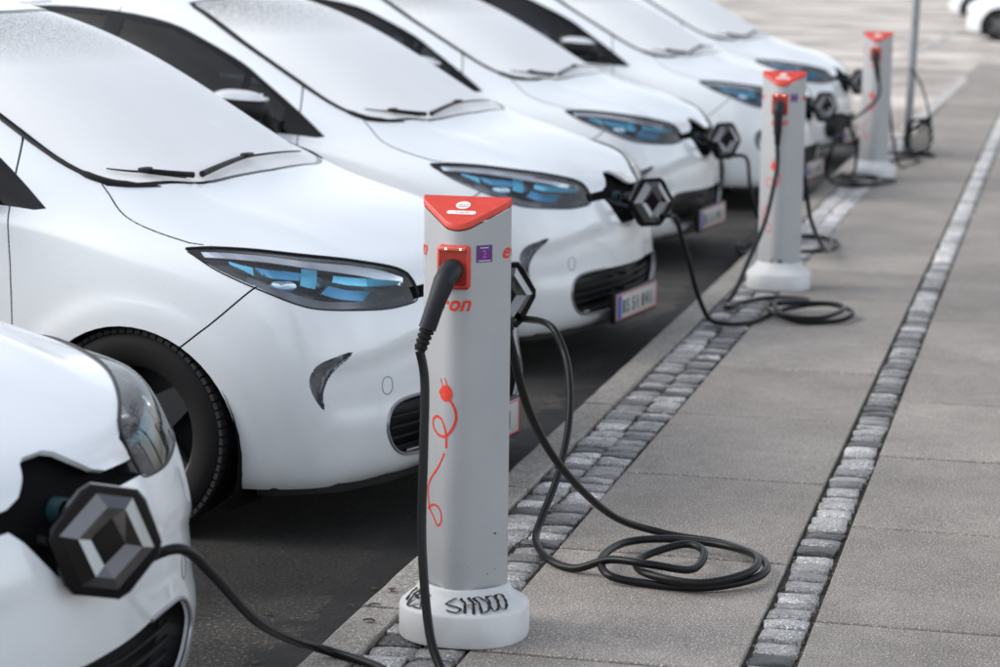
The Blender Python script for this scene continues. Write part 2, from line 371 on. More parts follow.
def build_car_body(root):
    V, Fo = car_base(); V = sculpt(V)
    me = bpy.data.meshes.new('tmp'); me.from_pydata([tuple(v) for v in V], [], Fo)
    bm = bmesh.new(); bm.from_mesh(me); bpy.data.meshes.remove(me)
    bmesh.ops.recalc_face_normals(bm, faces=bm.faces[:]); bm.normal_update()
    nl = bm.verts.layers.float_vector.new('n')
    for v in bm.verts: v[nl] = v.normal
    bmesh.ops.delete(bm, geom=[f for f in bm.faces if f.calc_center_median().y > 1e-5], context='FACES')   # keep the right half
    bvh = BVHTree.FromBMesh(bm)
    def cut(P, proj, filt, closed=True):
        f2, axis, to3 = PR[proj]
        cand = [f for f in bm.faces if filt(f.calc_center_median())]
        n = len(P)
        us = [f2(v.co) for v in bm.verts]
        segs = [(P[i], P[(i+1) % n]) for i in range(n if closed else n-1)]
        def bb(f):
            q = [f2(v.co) for v in f.verts]; return (min(x for x, _ in q), max(x for x, _ in q), min(y for _, y in q), max(y for _, y in q))
        x0, x1, y0, y1 = min(p[0] for p in P)-.01, max(p[0] for p in P)+.01, min(p[1] for p in P)-.01, max(p[1] for p in P)+.01
        boxes = {}
        for f in cand:
            b = bb(f)
            if b[1] > x0 and b[0] < x1 and b[3] > y0 and b[2] < y1: boxes[f] = b
        for p, q in segs:
            du, dv = q[0]-p[0], q[1]-p[1]
            if math.hypot(du, dv) < 1e-5: continue
            sx0, sx1, sy0, sy1 = min(p[0], q[0])-.0006, max(p[0], q[0])+.0006, min(p[1], q[1])-.0006, max(p[1], q[1])+.0006
            sel = [f for f, b in boxes.items() if f.is_valid and b[1] > sx0 and b[0] < sx1 and b[3] > sy0 and b[2] < sy1]
            if not sel: continue
            d3 = to3(du, dv).normalized(); nrm = d3.cross(axis).normalized()
            co = to3(p[0], p[1])
            g = set(sel); ed = set(e for f in sel for e in f.edges); vs = set(v for f in sel for v in f.verts)
            nf0 = set(bm.faces) if False else None
            r = bmesh.ops.bisect_plane(bm, geom=list(g)+list(ed)+list(vs), dist=1e-5, plane_co=co, plane_no=nrm)
            done = set()
            for ge in r['geom']+r['geom_cut']:
                fs = ge.link_faces if not isinstance(ge, bmesh.types.BMFace) else [ge]
                for f in fs:
                    if f.is_valid and f not in done: done.add(f); boxes[f] = bb(f)
    lo = lambda z0, z1: (lambda c: z0 < c.z < z1)
    cut(HOOD, 'top', lambda c: c.z > .74 and c.x > -1.3)
    cut(WSO, 'top', lambda c: c.z > .95); cut(WSI, 'top', lambda c: c.z > .95)
    cut(HL, 'diag', lambda c: -c.x < .85 and c.z > .62)
    cut(BAY, 'front', lambda c: -c.x < .35 and c.z > .5)
    cut(GRL, 'front', lambda c: -c.x < .35 and c.z < .5)
    cut(FANG, 'diag', lambda c: -c.x < .5 and .35 < c.z < .62)
    cut(ARCH, 'side', lambda c: -c.y > .45 and c.z < .75); cut(ARCH2, 'side', lambda c: -c.y > .45 and c.z < .75)
    cut(BAND, 'side', lambda c: -c.y > .3 and c.z > .85)
    for P in PANE.values(): cut(P, 'side', lambda c: -c.y > .3 and c.z > .9)
    gw = .0028
    strips = [(SHUTB, 'side', lambda c: -c.y > .5 and -c.x < 1), (DOORL, 'side', lambda c: -c.y > .5)]
    strips += [(DOOR1[-2:]+[], 'side', lambda c: -c.y > .5)]
    for P, pr, fl in strips: cut(strip_poly(P, gw), pr, fl)
    d2 = DOOR2[2:]
    cut(strip_poly(d2, gw), 'side', lambda c: -c.y > .5)
    hg = [p for p in HOOD if p[1] > .09][:-1]
    k = next(i for i, p in enumerate(hg) if p[0] > .68)
    hs = hg[k-3:]
    hs = [p for p in hs if p[0] >= .66 and p[1] > .62]
    cut(strip_poly(hs, gw), 'top', lambda c: c.z > .8 and -c.x < 1.4)
    RW = [(3.70,-.1),(3.70,.36),(3.74,.43),(3.93,.52),(3.945,-.1)]
    cut(RW, 'top', lambda c: c.z > 1.0)
    # the rear lamps and the split between doors and shell
    TL = [(3.74,.86),(3.78,.99),(3.99,.98),(4.03,.84),(3.95,.78),(3.80,.80)]
    cut(TL, 'side', lambda c: c.x < -3.6)
    bm.faces.ensure_lookup_table()
    reg = {}
    for f in bm.faces:
        c = f.calc_center_median(); a, l, z = -c.x, -c.y, c.z; u = a*DGX+l*DGY; r = None
        if a < .35 and z > .5 and in_poly(l, z, BAY): r = 'bay'
        elif z < .75 and l > .45 and (in_poly(a, z, ARCH) or in_poly(a, z, ARCH2)): r = 'x'
        elif z > .95 and in_poly(a, l, WSI): r = 'windscreen'
        elif z > .95 and in_poly(a, l, WSO): r = 'windscreen_seal'
        elif a < 1.35 and z > .8 and l > .6 and in_strip(a, l, hs, gw): r = 'gap'
        elif z > .74 and a < 1.3 and in_poly(a, l, HOOD): r = 'hood'
        elif a < .35 and z < .5 and in_poly(l, z, GRL): r = 'grille'
        elif a < .5 and .35 < z < .62 and in_poly(u, z, FANG): r = 'fang'
        elif a < .85 and z > .62 and in_poly(u, z, HL): r = 'headlight'
        elif z > 1.0 and in_poly(a, l, RW): r = 'rear_window'
        elif l > .3 and z > .85 and in_poly(a, z, BAND):
            r = 'window_trim'
            for n, P in PANE.items():
                if in_poly(a, z, P): r = n
        elif l > .5 and a < 1 and in_strip(a, z, SHUTB, gw): r = 'gap'
        elif l > .5 and in_strip(a, z, DOORL, gw): r = 'gap'
        elif l > .5 and in_strip(a, z, DOOR1[-2:], gw): r = 'gap'
        elif l > .5 and in_strip(a, z, d2, gw): r = 'gap'
        elif a > 3.7 and l > .3 and in_poly(a, z, TL): r = 'tail_light'
        else:
            zl = z; sh = np.interp(z, [p[1] for p in SHUTB[::-1]], [p[0] for p in SHUTB[::-1]])
            dl = np.interp(z, [p[1] for p in DOORL[::-1]], [p[0] for p in DOORL[::-1]])
            if a < sh and z < .83 and a < .86: r = 'front_bumper'
            elif a < dl and z < 1.185: r = 'fender'
            elif l > .5 and in_poly(a, z, DOOR1): r = 'door'
            elif l > .5 and in_poly(a, z, DOOR2): r = 'rear_door'
            elif a > 3.62 and z < .62: r = 'rear_bumper'
            else: r = 'body_shell'
        reg.setdefault(r, []).append(f)
    def extract(fs, off=0.0, d=None):
        vi = {}; VV = []; NN = []; FF = []
        for f in fs:
            ids = []
            for v in f.verts:
                if v not in vi:
                    vi[v] = len(VV); n = Vector(v[nl]).normalized(); VV.append(v.co+(d if d else -n)*off); NN.append(n)
                ids.append(vi[v])
            FF.append(ids)
        return VV, NN, FF, vi
    def mir(VV, NN, FF): return [Vector((v.x, -v.y, v.z)) for v in VV], [Vector((n.x, -n.y, n.z)) for n in NN], [f[::-1] for f in FF]
    def panel(r, name, m, off=0.0, both=False, parent=root, lip=.012):
        fs = reg.get(r, []);
        if not fs: print('EMPTY REGION', r); return []
        VV, NN, FF, vi = extract(fs, off)
        # inward lip so that the panel has thickness at its open edges
        if lip:
            S_ = set(fs); n0 = len(VV); mp = {}
            for f in fs:
                vs = list(f.verts)
                for i, v in enumerate(vs):
                    w = vs[(i+1) % len(vs)]; e = bm.edges.get((v, w))
                    if e and sum(1 for g in e.link_faces if g in S_) == 1 and not (abs(v.co.y) < 1e-5 and abs(w.co.y) < 1e-5):
                        q = []
                        for x in (v, w):
                            n = Vector(x[nl]).normalized()
                            a_ = len(VV); VV.append(x.co-n*off); VV.append(x.co-n*(off+lip)); sd = (w.co-v.co).cross(n); sd.normalize(); NN += [sd, sd]; q.append(a_)
                        FF.append([q[1], q[0], q[0]+1, q[1]+1])
        if both:
            A = mesh(name, VV, FF, m, parent, nrm=NN); B = mesh(name, *mir2(VV, NN, FF), m, parent) if False else None
            V2, N2, F2 = mir(VV, NN, FF); B = mesh(name, V2, F2, m, parent, nrm=N2); return [A, B]
        V2, N2, F2 = mir(VV, NN, FF); n = len(VV)
        return [mesh(name, VV+V2, FF+[[i+n for i in f] for f in F2], m, parent, nrm=NN+N2)]
    def tub(r, name, m, depth, both=False, parent=root, d=None, off=0):
        fs = reg.get(r, []); S_ = set(fs); VV, NN, FF, vi = extract(fs, depth, d)
        for f in fs:
            vs = list(f.verts)
            for i, v in enumerate(vs):
                w = vs[(i+1) % len(vs)]; e = bm.edges.get((v, w))
                if e and sum(1 for g in e.link_faces if g in S_) == 1 and not (abs(v.co.y) < 1e-5 and abs(w.co.y) < 1e-5):
                    k = len(VV); VV += [v.co.copy(), w.co.copy()]; FF.append([k, k+1, vi[w], vi[v]])
        V2 = [Vector((v.x, -v.y, v.z)) for v in VV]; F2 = [f[::-1] for f in FF]
        if both: return [mesh(name, VV, FF, m, parent[0] if isinstance(parent, list) else parent), mesh(name, V2, F2, m, parent[1] if isinstance(parent, list) else parent)]
        n = len(VV); return [mesh(name, VV+V2, FF+[[i+n for i in f] for f in F2], m, parent)]
    panel('hood', 'hood', PAINT); panel('front_bumper', 'front_bumper', PAINT); panel('fender', 'fender', PAINT, both=True)
    panel('door', 'door', PAINT, both=True); panel('rear_door', 'rear_door', PAINT, both=True); panel('body_shell', 'body_shell', PAINT); panel('rear_bumper', 'rear_bumper', PAINT)
    panel('windscreen_seal', 'windscreen_seal', BLACKG, off=.002, lip=0); panel('windscreen', 'windscreen', WSG, off=.004, lip=0)
    panel('window_trim', 'window_trim', BLACKG, off=.004, both=True, lip=0)
    for n in PANE: panel(n, n, SIDEG, off=.006, both=True, lip=0)
    panel('rear_window', 'rear_window', SIDEG, off=.004, lip=0)
    panel('tail_light', 'tail_light', mat('tail_red', (.35, .01, .012), .12, coat=1), both=True)
    for g in tub('gap', 'panel_gap', DARK, .007):
        b2 = bmesh.new(); b2.from_mesh(g.data); seen = set(); n_g = 0
        for f in b2.faces:
            if f in seen: continue
            st_ = [f]; seen.add(f); comp = []
            while st_:
                q = st_.pop(); comp.append(q)
                for v_ in q.verts:
                    for h in v_.link_faces:
                        if h not in seen: seen.add(h); st_.append(h)
            vs_ = {}; FF = []
            for q in comp: FF.append([vs_.setdefault(v_, len(vs_)) for v_ in q.verts])
            if len(comp) > 3: mesh('panel_gap', [v_.co.copy() for v_ in vs_], FF, DARK, root)
        b2.free(); bpy.data.objects.remove(g)
    tub('bay', 'charging_bay', DARK, .05, d=Vector((-1, 0, 0)))
    tub('grille', 'lower_grille', BLACK, .075, d=Vector((-1, 0, 0)))
    tub('fang', 'bumper_scoop', mat('scoop_grey', (.12, .13, .15), .22, .5, coat=.6), .022, both=True)
    # head lamps: clear lens, dark housing and the units inside
    lens = panel('headlight', 'headlight', LENS, off=.001, both=True, lip=0)
    housing = tub('headlight', 'lamp_housing', mat('lamp_housing', (.035, .037, .042), .25, .3, coat=.4), .060, both=True, parent=lens, d=Vector((-.62, .62, -.25)).normalized())
    def sp(a, l, z, off=0):
        """point on the body skin nearest to (a,l,z), moved off outwards"""
        c, n, i, dd = bvh.find_nearest(loc(a, l, z)); return c+n*off, n
    BLUE = mat('lamp_blue', (.03, .34, .62), .12, .35, coat=1)
    BLUE2 = mat('lamp_blue_bright', (.16, .50, .78), .08, .2, coat=1)
    def ribbon(P0, P1, off0, off1, n=14):
        """surface patch between two rails given as car points, each laid on the skin and sunk by off"""
        A = catmull(P0, n); B = catmull(P1, n); m_ = min(len(A), len(B)); VV = []; FF = []
        for i in range(m_):
            for j in range(4):
                t = j/3; p = A[i]*(1-t)+B[i]*t; q, nn = sp(p.x, p.y, p.z); VV.append(q-nn*(off0*(1-t)+off1*t))
        for i in range(m_-1):
            for j in range(3): FF.append([i*4+j, i*4+j+1, i*4+j+5, i*4+j+4])
        return VV, FF
    def both_sides(name, VV, FF, m, thick=.004):
        n = len(VV)
        for s in (0, 1):
            Q = [Vector((v.x, v.y if s == 0 else -v.y, v.z)) for v in VV]
            mesh(name, Q, [f if s == 0 else f[::-1] for f in FF], m, lens[s])
    both_sides('chrome_strip', *ribbon([(.66,.765,.866),(.52,.690,.858),(.38,.590,.836),(.27,.42,.800),(.205,.32,.762)], [(.645,.770,.858),(.50,.700,.842),(.37,.605,.812),(.26,.45,.775),(.19,.33,.742)], .012, .022), CHROME)
    CYAN = mat('lamp_cyan', (.14, .66, .90), .10, .5, coat=1); BOWL = mat('lamp_bowl', (.55, .70, .80), .06, .9, coat=1)
    both_sides('reflector', *ribbon([(.567,.768,.848),(.525,.765,.840),(.490,.760,.832)], [(.558,.775,.840),(.511,.777,.822),(.479,.773,.806)], .014, .016), CYAN)
    both_sides('reflector', *ribbon([(.484,.758,.833),(.44,.742,.826),(.366,.676,.813)], [(.470,.764,.816),(.42,.750,.802),(.358,.694,.793)], .012, .020), BLUE)
    both_sides('reflector', *ribbon([(.377,.661,.826),(.363,.645,.822),(.345,.622,.816)], [(.352,.708,.779),(.336,.690,.771),(.320,.670,.765)], .010, .014), CYAN)
    both_sides('reflector', *ribbon([(.306,.590,.796),(.270,.525,.785),(.232,.437,.771),(.201,.343,.754)], [(.298,.604,.780),(.262,.540,.763),(.225,.452,.752),(.200,.356,.747)], .010, .016), CYAN)
    both_sides('reflector', *ribbon([(.306,.615,.770),(.270,.560,.752),(.232,.475,.740)], [(.312,.650,.748),(.275,.598,.728),(.232,.520,.716)], .024, .026), BLUE)
    for s in (-1, 1):   # bright oval bowl of the main beam, dark ring beside it
        c_, n_ = sp(.395, .742, .776, -.014); ax = (sp(.36, .713, .772)[0]-sp(.43, .767, .777)[0]).normalized(); up = n_.cross(ax).normalized(); VV = [c_-n_*.012]; FF = []
        for t in np.linspace(0, 2*math.pi, 24, endpoint=False): VV.append(c_+ax*.040*math.cos(t)+up*.0165*math.sin(t))
        FF = [[0, 1+i, 1+(i+1) % 24] for i in range(24)]
        if s > 0: VV = [Vector((v.x, -v.y, v.z)) for v in VV]
        mesh('main_beam_bowl', VV, FF, BOWL, lens[0 if s < 0 else 1])
    both_sides('lamp_lower_trim', *ribbon([(.50,.765,.795),(.40,.735,.757),(.30,.66,.725),(.21,.49,.712),(.175,.36,.716)], [(.50,.780,.780),(.40,.755,.740),(.30,.69,.705),(.21,.50,.696),(.17,.36,.702)], .012, .012), mat('lamp_smoke', (.10, .11, .13), .15, .6, coat=.7))
    for s in (-1, 1):
        for (a, l, z, r) in ((.322, .650, .786, .023),):
            q, n = sp(a, l, z, -.020); q = Vector((q.x, q.y*-s if s > 0 else q.y, q.z)); n = Vector((n.x, -n.y if s > 0 else n.y, n.z))
            b = MB(); prof = [(r, -.03), (r, 0), (r*.86, .004), (r*.80, -.002)]
            b.lathe(prof, axis='z', n=20); o = b.build('lamp_ring', CHROME, lens[0 if s < 0 else 1])
            M = Matrix.Translation(q) @ n.to_track_quat('Z', 'Y').to_matrix().to_4x4(); o.data.transform(M)
            b = MB(); b.lathe([(r*.82*math.cos(t), r*.5*math.sin(t)-.004) for t in np.linspace(0, 1.5, 6)]+[(0.0005, r*.5)], axis='z', n=20)
            o = b.build('projector', mat('projector_glass', (.10, .16, .20), .03, 0, coat=1), lens[0 if s < 0 else 1]); o.data.transform(M)
    # black rubber line between bonnet and lamp
    for s in (0, 1):
        P = [(.175,.305,.700),(.19,.300,.748),(.225,.330,.785),(.302,.460,.818),(.414,.601,.847),(.557,.703,.867),(.70,.782,.869)]
        pts = [sp(v.x, v.y, v.z, .0015)[0] for v in catmull(P, 5)]
        pts = [Vector((p.x, p.y if s == 0 else -p.y, p.z)) for p in pts]
        MB().tube(pts, .0042, 6).build('lamp_seal', BLACK, lens[s])
        P = [(.69,.788,.862),(.586,.797,.813),(.461,.783,.766),(.35,.735,.720),(.28,.655,.698),(.199,.481,.682),(.163,.345,.687),(.160,.310,.700)]
        pts = [sp(v.x, v.y, v.z, .0)[0] for v in catmull(P, 5)]
        pts = [Vector((p.x, p.y if s == 0 else -p.y, p.z)) for p in pts]
        MB().tube(pts, .0026, 6).build('lamp_edge', BLACK, lens[s])
    # grille: trim, slats, plate holder
    P = [(l, z) for l, z in GRL if l > .25]
    for s in (-1, 1):
        pts = []
        for l, z in P:
            h = bvh.ray_cast(Vector((.5, -l, z)), Vector((-1, 0, 0)))
            if h[0]: pts.append(Vector((h[0].x+.001, h[0].y*(-s), h[0].z)))
        MB().tube(pts, .0048, 6).build('grille_trim', mat('satin_grey', (.30, .31, .33), .3, .7), root)
    for i in range(5):
        z = .245+i*.034; pts = []
        for l in np.linspace(-.45, .45, 15): 
            h = bvh.ray_cast(Vector((.5, -abs(l), z)), Vector((-1, 0, 0))); pts.append(Vector((h[0].x-.040, -l, z)))
        MB().tube(pts, .0055, 6).build('grille_slat', BLACK, root)
    pts = []
    for l in np.linspace(-.40, .40, 15):
        h = bvh.ray_cast(Vector((.5, -abs(l), .240)), Vector((-1, 0, 0)));
        if h[0] is None: continue
        pts.append(Vector((h[0].x-.012, -l, .238)))
    MB().tube(pts, .006, 6).build('grille_chrome_bar', CHROME, root)
    # front camera and washer caps, round towing cover
    for s in (-1, 1):
        h = bvh.ray_cast(Vector((.5, -.50, .455)), Vector((-1, 0, 0)))
        q = [];
        for t in np.linspace(0, 2*math.pi, 25):
            g = bvh.ray_cast(Vector((.5, -.50-.022*math.cos(t)*(1 if abs(math.cos(t)) < .9 else .96), .455+.027*math.sin(t))), Vector((-1, 0, 0)))[0]; q.append(Vector((g.x+.0002, g.y*(-s), g.z)))
        MB().tube(q, .0014, 5, cap=False).build('washer_cap', mat('cap_line', (.12, .125, .13), .5), root)
    # lower lip and underbody
    b = MB(); pl = [(.20, -.46), (.17, -.25), (.16, 0), (.17, .25), (.20, .46), (.27, .64), (.42, .765), (.47, .775), (.47, -.775), (.42, -.765), (.27, -.64)]
    b.prism(pl, .145, .18, lambda x, y, h: (-x, -y, h)); b.build('front_lip', BLACK, root)
    b = MB(); b.box((-2.15, 0, .20), (1.95, 1.50, .09)); b.box((-2.15, 0, .185), (2.9, .95, .06)); b.box((-3.9, 0, .24), (.25, 1.3, .10)); b.build('underbody', DARK, root)
    for s in (-1, 1):
        b = MB(); b.box((-2.15, s*.80, .175), (1.85, .05, .05), .01); b.build('side_sill', BLACK, root)
    # wheel wells
    for ca in (.86, 3.43):
        for s in (-1, 1):
            VV = []; FF = []; n = 26; rr = .368
            T_ = np.linspace(-.5, math.pi+.5, n)
            for y in (.845, .48):
                for t in T_: VV.append((-(ca+rr*math.cos(t)), s*y, .275+rr*math.sin(t)))
            for i in range(n-1): FF.append([i, i+1, n+i+1, n+i])
            FF.append(list(range(n, 2*n)))
            mesh('wheel_well', VV, FF, DARK, root, smooth=False)
    # wheels
    def wheel(s, ca, steer=0):
        w = empty('wheel'); w.parent = root; w.location = (-ca, s*.752, .312); w.rotation_euler = (0, 0, steer)
        prof = []
        for (r, x) in [(.212,-.085),(.228,-.095),(.262,-.100),(.290,-.096),(.304,-.084),(.3115,-.066),(.314,-.04),(.315,0),(.314,.04),(.3115,.066),(.304,.084),(.290,.096),(.262,.100),(.228,.095),(.212,.085)]: prof.append((r, x))
        b = MB(); b.lathe(prof, axis='y', n=56)
        for gx in (-.045, -.015, .015, .045): pass
        b.build('tyre', RUB, w)
        b = MB()
        for gx in (-.05, -.018, .018, .05): b.lathe([(.3165, gx-.0035), (.3125, gx), (.3165, gx+.0035)], axis='y', n=56)
        rg = mat('tread', (.012, .012, .013), .8)
        bl = MB()
        for i in range(72):
            t = 2*math.pi*i/72
            for xx in (-.078, .078):
                rot = Matrix.Rotation(-t, 3, 'Y'); bl.box(rot @ Vector((0, 0, .3085))+Vector((0, xx, 0)), (.020, .030, .012), 0, rot)
        tag(bl.build('tread_blocks', rg, w), kind='stuff')
        b = MB(); o_ = s
        b.lathe([(.214, -.08), (.205, -.06), (.195, 0), (.200, .070), (.214, .084), (.219, .088), (.222, .084)], axis='y', n=48) if s > 0 else b.lathe([(.214, .08), (.205, .06), (.195, 0), (.200, -.070), (.214, -.084), (.219, -.088), (.222, -.084)], axis='y', n=48)
        for k in range(5):
            t = 2*math.pi*k/5+.3
            P_ = [(-.030, .03), (-.055, .120), (-.040, .205), (.040, .205), (.055, .120), (.030, .03)]
            c_, s_ = math.cos(t), math.sin(t)
            b.prism(P_, .045, .070, lambda x, y, h: (x*c_-y*s_, s*h, x*s_+y*c_))
        b.lathe([(.001, s*.082), (.030, s*.080), (.055, s*.070), (.060, s*.04)], axis='y', n=24)
        b.build('rim', SILV, w)
        b = MB(); b.lathe([(.001, s*.0), (.19, s*.0), (.19, s*.02)], axis='y', n=32); b.build('brake_disc', mat('brake_dark', (.03, .03, .032), .5, .5), w)
    for s in (-1, 1): wheel(s, .86, 0.0); wheel(s, 3.43)
    # interior
    SEAT = mat('seat_fabric', (.16, .17, .18), .8); DASH = mat('dashboard_grey', (.45, .47, .47), .6)
    b = MB(); b.box((-2.4, 0, .33), (2.6, 1.40, .10)); b.build('cabin_floor', DARK, root)
    b = MB(); b.prism([(.98, .62), (.92, .96), (1.05, .985), (1.35, 1.0), (1.52, .965), (1.58, .90), (1.50, .60)], -.62, .62, lambda x, y, h: (-x, h, y)); b.build('dashboard', DASH, root)
    for (a, l) in ((2.1, .36), (2.1, -.36), (2.95, .36), (2.95, -.36)):
        st = empty('seat'); st.parent = root; st.location = (-a, l, .42)
        b = MB(); b.box((.05, 0, .08), (.50, .48, .16), .05); b.build('cushion', SEAT, st)
        b = MB(); b.box((-.26, 0, .40), (.14, .46, .58), .05, Matrix.Rotation(R(-14), 3, 'Y')); b.build('backrest', SEAT, st)
        b = MB(); b.box((-.36, 0, .77), (.09, .26, .17), .035); b.build('headrest', SEAT, st)
    b = MB(); b.tube([Vector((-1.63+.10*math.sin(t), .36+.18*math.cos(t), .98+.15*math.sin(t))) for t in np.linspace(0, 2*math.pi, 30)], .014, 8, cap=False)
    b.box((-1.62, .36, .975), (.05, .34, .05), .01); b.build('steering_wheel', BLACK, root)
    b = MB(); b.box((-1.93, 0, 1.40), (.03, .20, .06), .012); b.build('interior_mirror', BLACK, root)
    # door mirrors
    for s in (-1, 1):
        m_ = empty('door_mirror'); m_.parent = root; m_.location = (-1.53, s*.905, 1.085 if s < 0 else 1.05); m_.rotation_euler = (0, 0, s*R(62))
        def shell(zmin, zmax, grow=1.0):
            VV = []; FF = []; nu, nv = 22, 12
            for j in range(nv+1):
                ph = -math.pi/2+math.pi*j/nv
                for i in range(nu):
                    th = 2*math.pi*i/nu; cx, cy = math.cos(th), math.sin(th)
                    e = lambda q, p: math.copysign(abs(q)**p, q)
                    x = e(cx, .7)*e(math.cos(ph), .8)*.075*grow; y = e(cy, .75)*e(math.cos(ph), .8)*.128*grow; z = e(math.sin(ph), .8)*.068*grow
                    if x < -.045: x = -.045
                    z = max(zmin, min(zmax, z)); z -= .25*x*.5
                    VV.append((x, y, z+y*s*.08))
            for j in range(nv):
                for i in range(nu): FF.append([j*nu+i, j*nu+(i+1) % nu, (j+1)*nu+(i+1) % nu, (j+1)*nu+i])
            return VV, FF
        v_, f_ = shell(.040, 1); b = MB(); b.add(v_, f_); b.build('mirror_cap', PAINT, m_)
        v_, f_ = shell(-1, .040, .985); b = MB(); b.add(v_, f_); b.build('mirror_housing', BLACK, m_)
        b = MB(); b.box((-.052, 0, .0), (.008, .20, .10), .003); b.build('mirror_glass', CHROME, m_)
        b = MB(); b.tube([(0, -s*.09, -.03), (.01, -s*.13, -.062), (.03, -s*.17, -.085)], [.03, .028, .035], 10); b.build('mirror_arm', BLACK, m_)
    # wipers
    def glass_pts(P, off):
        q = []
        for (a, l) in P:
            h = bvh.ray_cast(Vector((-a, -abs(l), 2.2)), Vector((0, 0, -1))); c_, n_ = h[0].copy(), h[1].copy()
            if l < 0: c_.y *= -1; n_.y *= -1
            q.append(c_+n_*off)
        return q
    def wiper(P, joint, r0):
        w = empty('wiper'); w.parent = root
        pts = catmull(glass_pts(P[:joint+1], .014), 6); n_ = len(pts)-1
        MB().tube(pts, [r0*(1-.45*i/n_) for i in range(n_+1)], 8).build('wiper_arm', BLACK, w)
        q = glass_pts(P, .006); pts = catmull([q[0].lerp(q[1], .3)]+q[1:], 6); n_ = len(pts)-1
        MB().tube(pts, [.0055*(1-.6*i/n_) for i in range(n_+1)], 6).build('wiper_blade', RUB, w)
        c_ = glass_pts([P[joint]], .016)[0]; MB().box(c_, (.028, .050, .014), .005).build('wiper_joint', BLACK, w)
    wiper([(.905, .40), (.945, .465), (1.005, .515), (1.055, .555), (1.10, .585)], 2, .010)
    wiper([(.895, .365), (.900, .225), (.912, .055), (.915, -.09), (.922, -.244), (.935, -.36)], 2, .011)
    # cowl corner: the black end of the far windscreen pillar
    for s in (1, -1):
        pts = []
        for a, l in ((.935, .535), (1.0, .59), (1.066, .628), (1.16, .640), (1.30, .628), (1.5, .600), (1.75, .560), (2.0, .485)):
            h = bvh.ray_cast(Vector((-a, -l, 2.2)), Vector((0, 0, -1))); pts.append(Vector((h[0].x, h[0].y*s, h[0].z+.001)))
        q = catmull(pts, 4); MB().tube(q, [.002+.011*min(1, i/5) if i < 12 else .008 for i in range(len(q))], 6).build('pillar_trim', BLACK, root)
    # number plate with its lettering
    pl = empty('number_plate'); pl.parent = root; pl.location = (-.066, 0, .238)
    MB().box((-.012, 0, -.002), (.024, .530, .132), .004).build('plate_frame', BLACK, pl)
    MB().box((.002, 0, 0), (.006, .504, .112), .002).build('plate_board', mat('plate_white', (.40, .40, .39), .3), pl)
    b = MB()
    for (y, z, w_, h_) in ((0, .052, .498, .004), (0, -.052, .498, .004), (.247, 0, .004, .108), (-.247, 0, .004, .108)): b.box((.0055, y, z), (.001, w_, h_))
    b.build('plate_border', mat('plate_red', (.5, .03, .03), .4), pl, smooth=False)
    MB().box((.0058, -.222, 0), (.001, .042, .100)).build('plate_flag', mat('plate_blue', (.02, .07, .35), .4), pl, smooth=False)
    y_ = -.186
    for ch in 'BS 51 041':
        if ch != ' ': text('plate_letter', ch, .086, mat('plate_ink', (.01, .01, .01), .5), pl, (.0068, y_, -.031), (R(90), 0, R(90)), sx=.70, extr=.0006)
        y_ += .049 if ch != ' ' else .022
    # bonnet flap that has swung open, with the maker's lozenge
    fl = empty('charging_flap'); fl.parent = root; fl.location = (.000, -.03, .678); fl.rotation_euler = (0, 0, R(52))
    # flap frame: x across, z up, the outer face looks along -y
    out = [(-.048, .106), (.048, .106), (.068, .090), (.114, .012), (.114, -.012), (.066, -.092), (.046, -.108), (-.046, -.108), (-.066, -.092), (-.114, -.012), (-.114, .012), (-.068, .090)]
    fr = lambda x, y, h: (x, -h, y)
    b = MB(); n_ = len(out)
    for h, k in ((-.020, .80), (-.012, .95), (-.002, .99), (.008, .975), (.013, .93)): b.v += [fr(x*k, z*k, h) for x, z in out]
    for j in range(4): b.f += [(j*n_+i, j*n_+(i+1) % n_, (j+1)*n_+(i+1) % n_, (j+1)*n_+i) for i in range(n_)]
    b.f += [tuple(range(n_))[::-1], tuple(range(4*n_, 5*n_))]; b.build('flap_body', BLACKG, fl, sharp=25)
    rim = [(-.036, .087), (.036, .087), (.095, 0), (.036, -.087), (-.036, -.087), (-.095, 0)]
    inn = [(0, .044), (0, .044), (.034, 0), (0, -.044), (0, -.044), (-.034, 0)]
    VV = []; FF = []
    for (x, z) in rim: VV.append(fr(x, z, .0145))
    for (x, z) in inn: VV.append(fr(x, z, .020))
    mid = [((rim[i][0]*.50+inn[i][0]*.50), (rim[i][1]*.50+inn[i][1]*.50)) for i in range(6)]
    for (x, z) in mid: VV.append(fr(x, z, .034))
    for i in range(6):
        j = (i+1) % 6; FF.append([i, j, 12+j, 12+i]); FF.append([12+i, 12+j, 6+j, 6+i])
    mesh('badge', VV, FF, mat('badge_chrome', (.20, .20, .205), .10, 1), fl, smooth=False)
    MB().prism([(0, .042), (.032, 0), (0, -.042), (-.032, 0)], .010, .021, fr).build('badge_centre', BLACKG, fl)
    MB().tube([(-.02, .02, -.01), (-.06, .06, -.03), (-.11, .10, -.02), (-.15, .13, .0)], .013, 8).build('hinge', BLACK, fl)
    # charging socket in the bay
    b = MB(); b.lathe([(.024, -.10), (.030, -.10), (.030, -.076), (.024, -.076), (.024, -.09)], c=(-.09, .02, .682), axis='x', n=24); b.build('charging_socket', mat('socket_teal', (.008, .05, .06), .5), root)
    return bvh

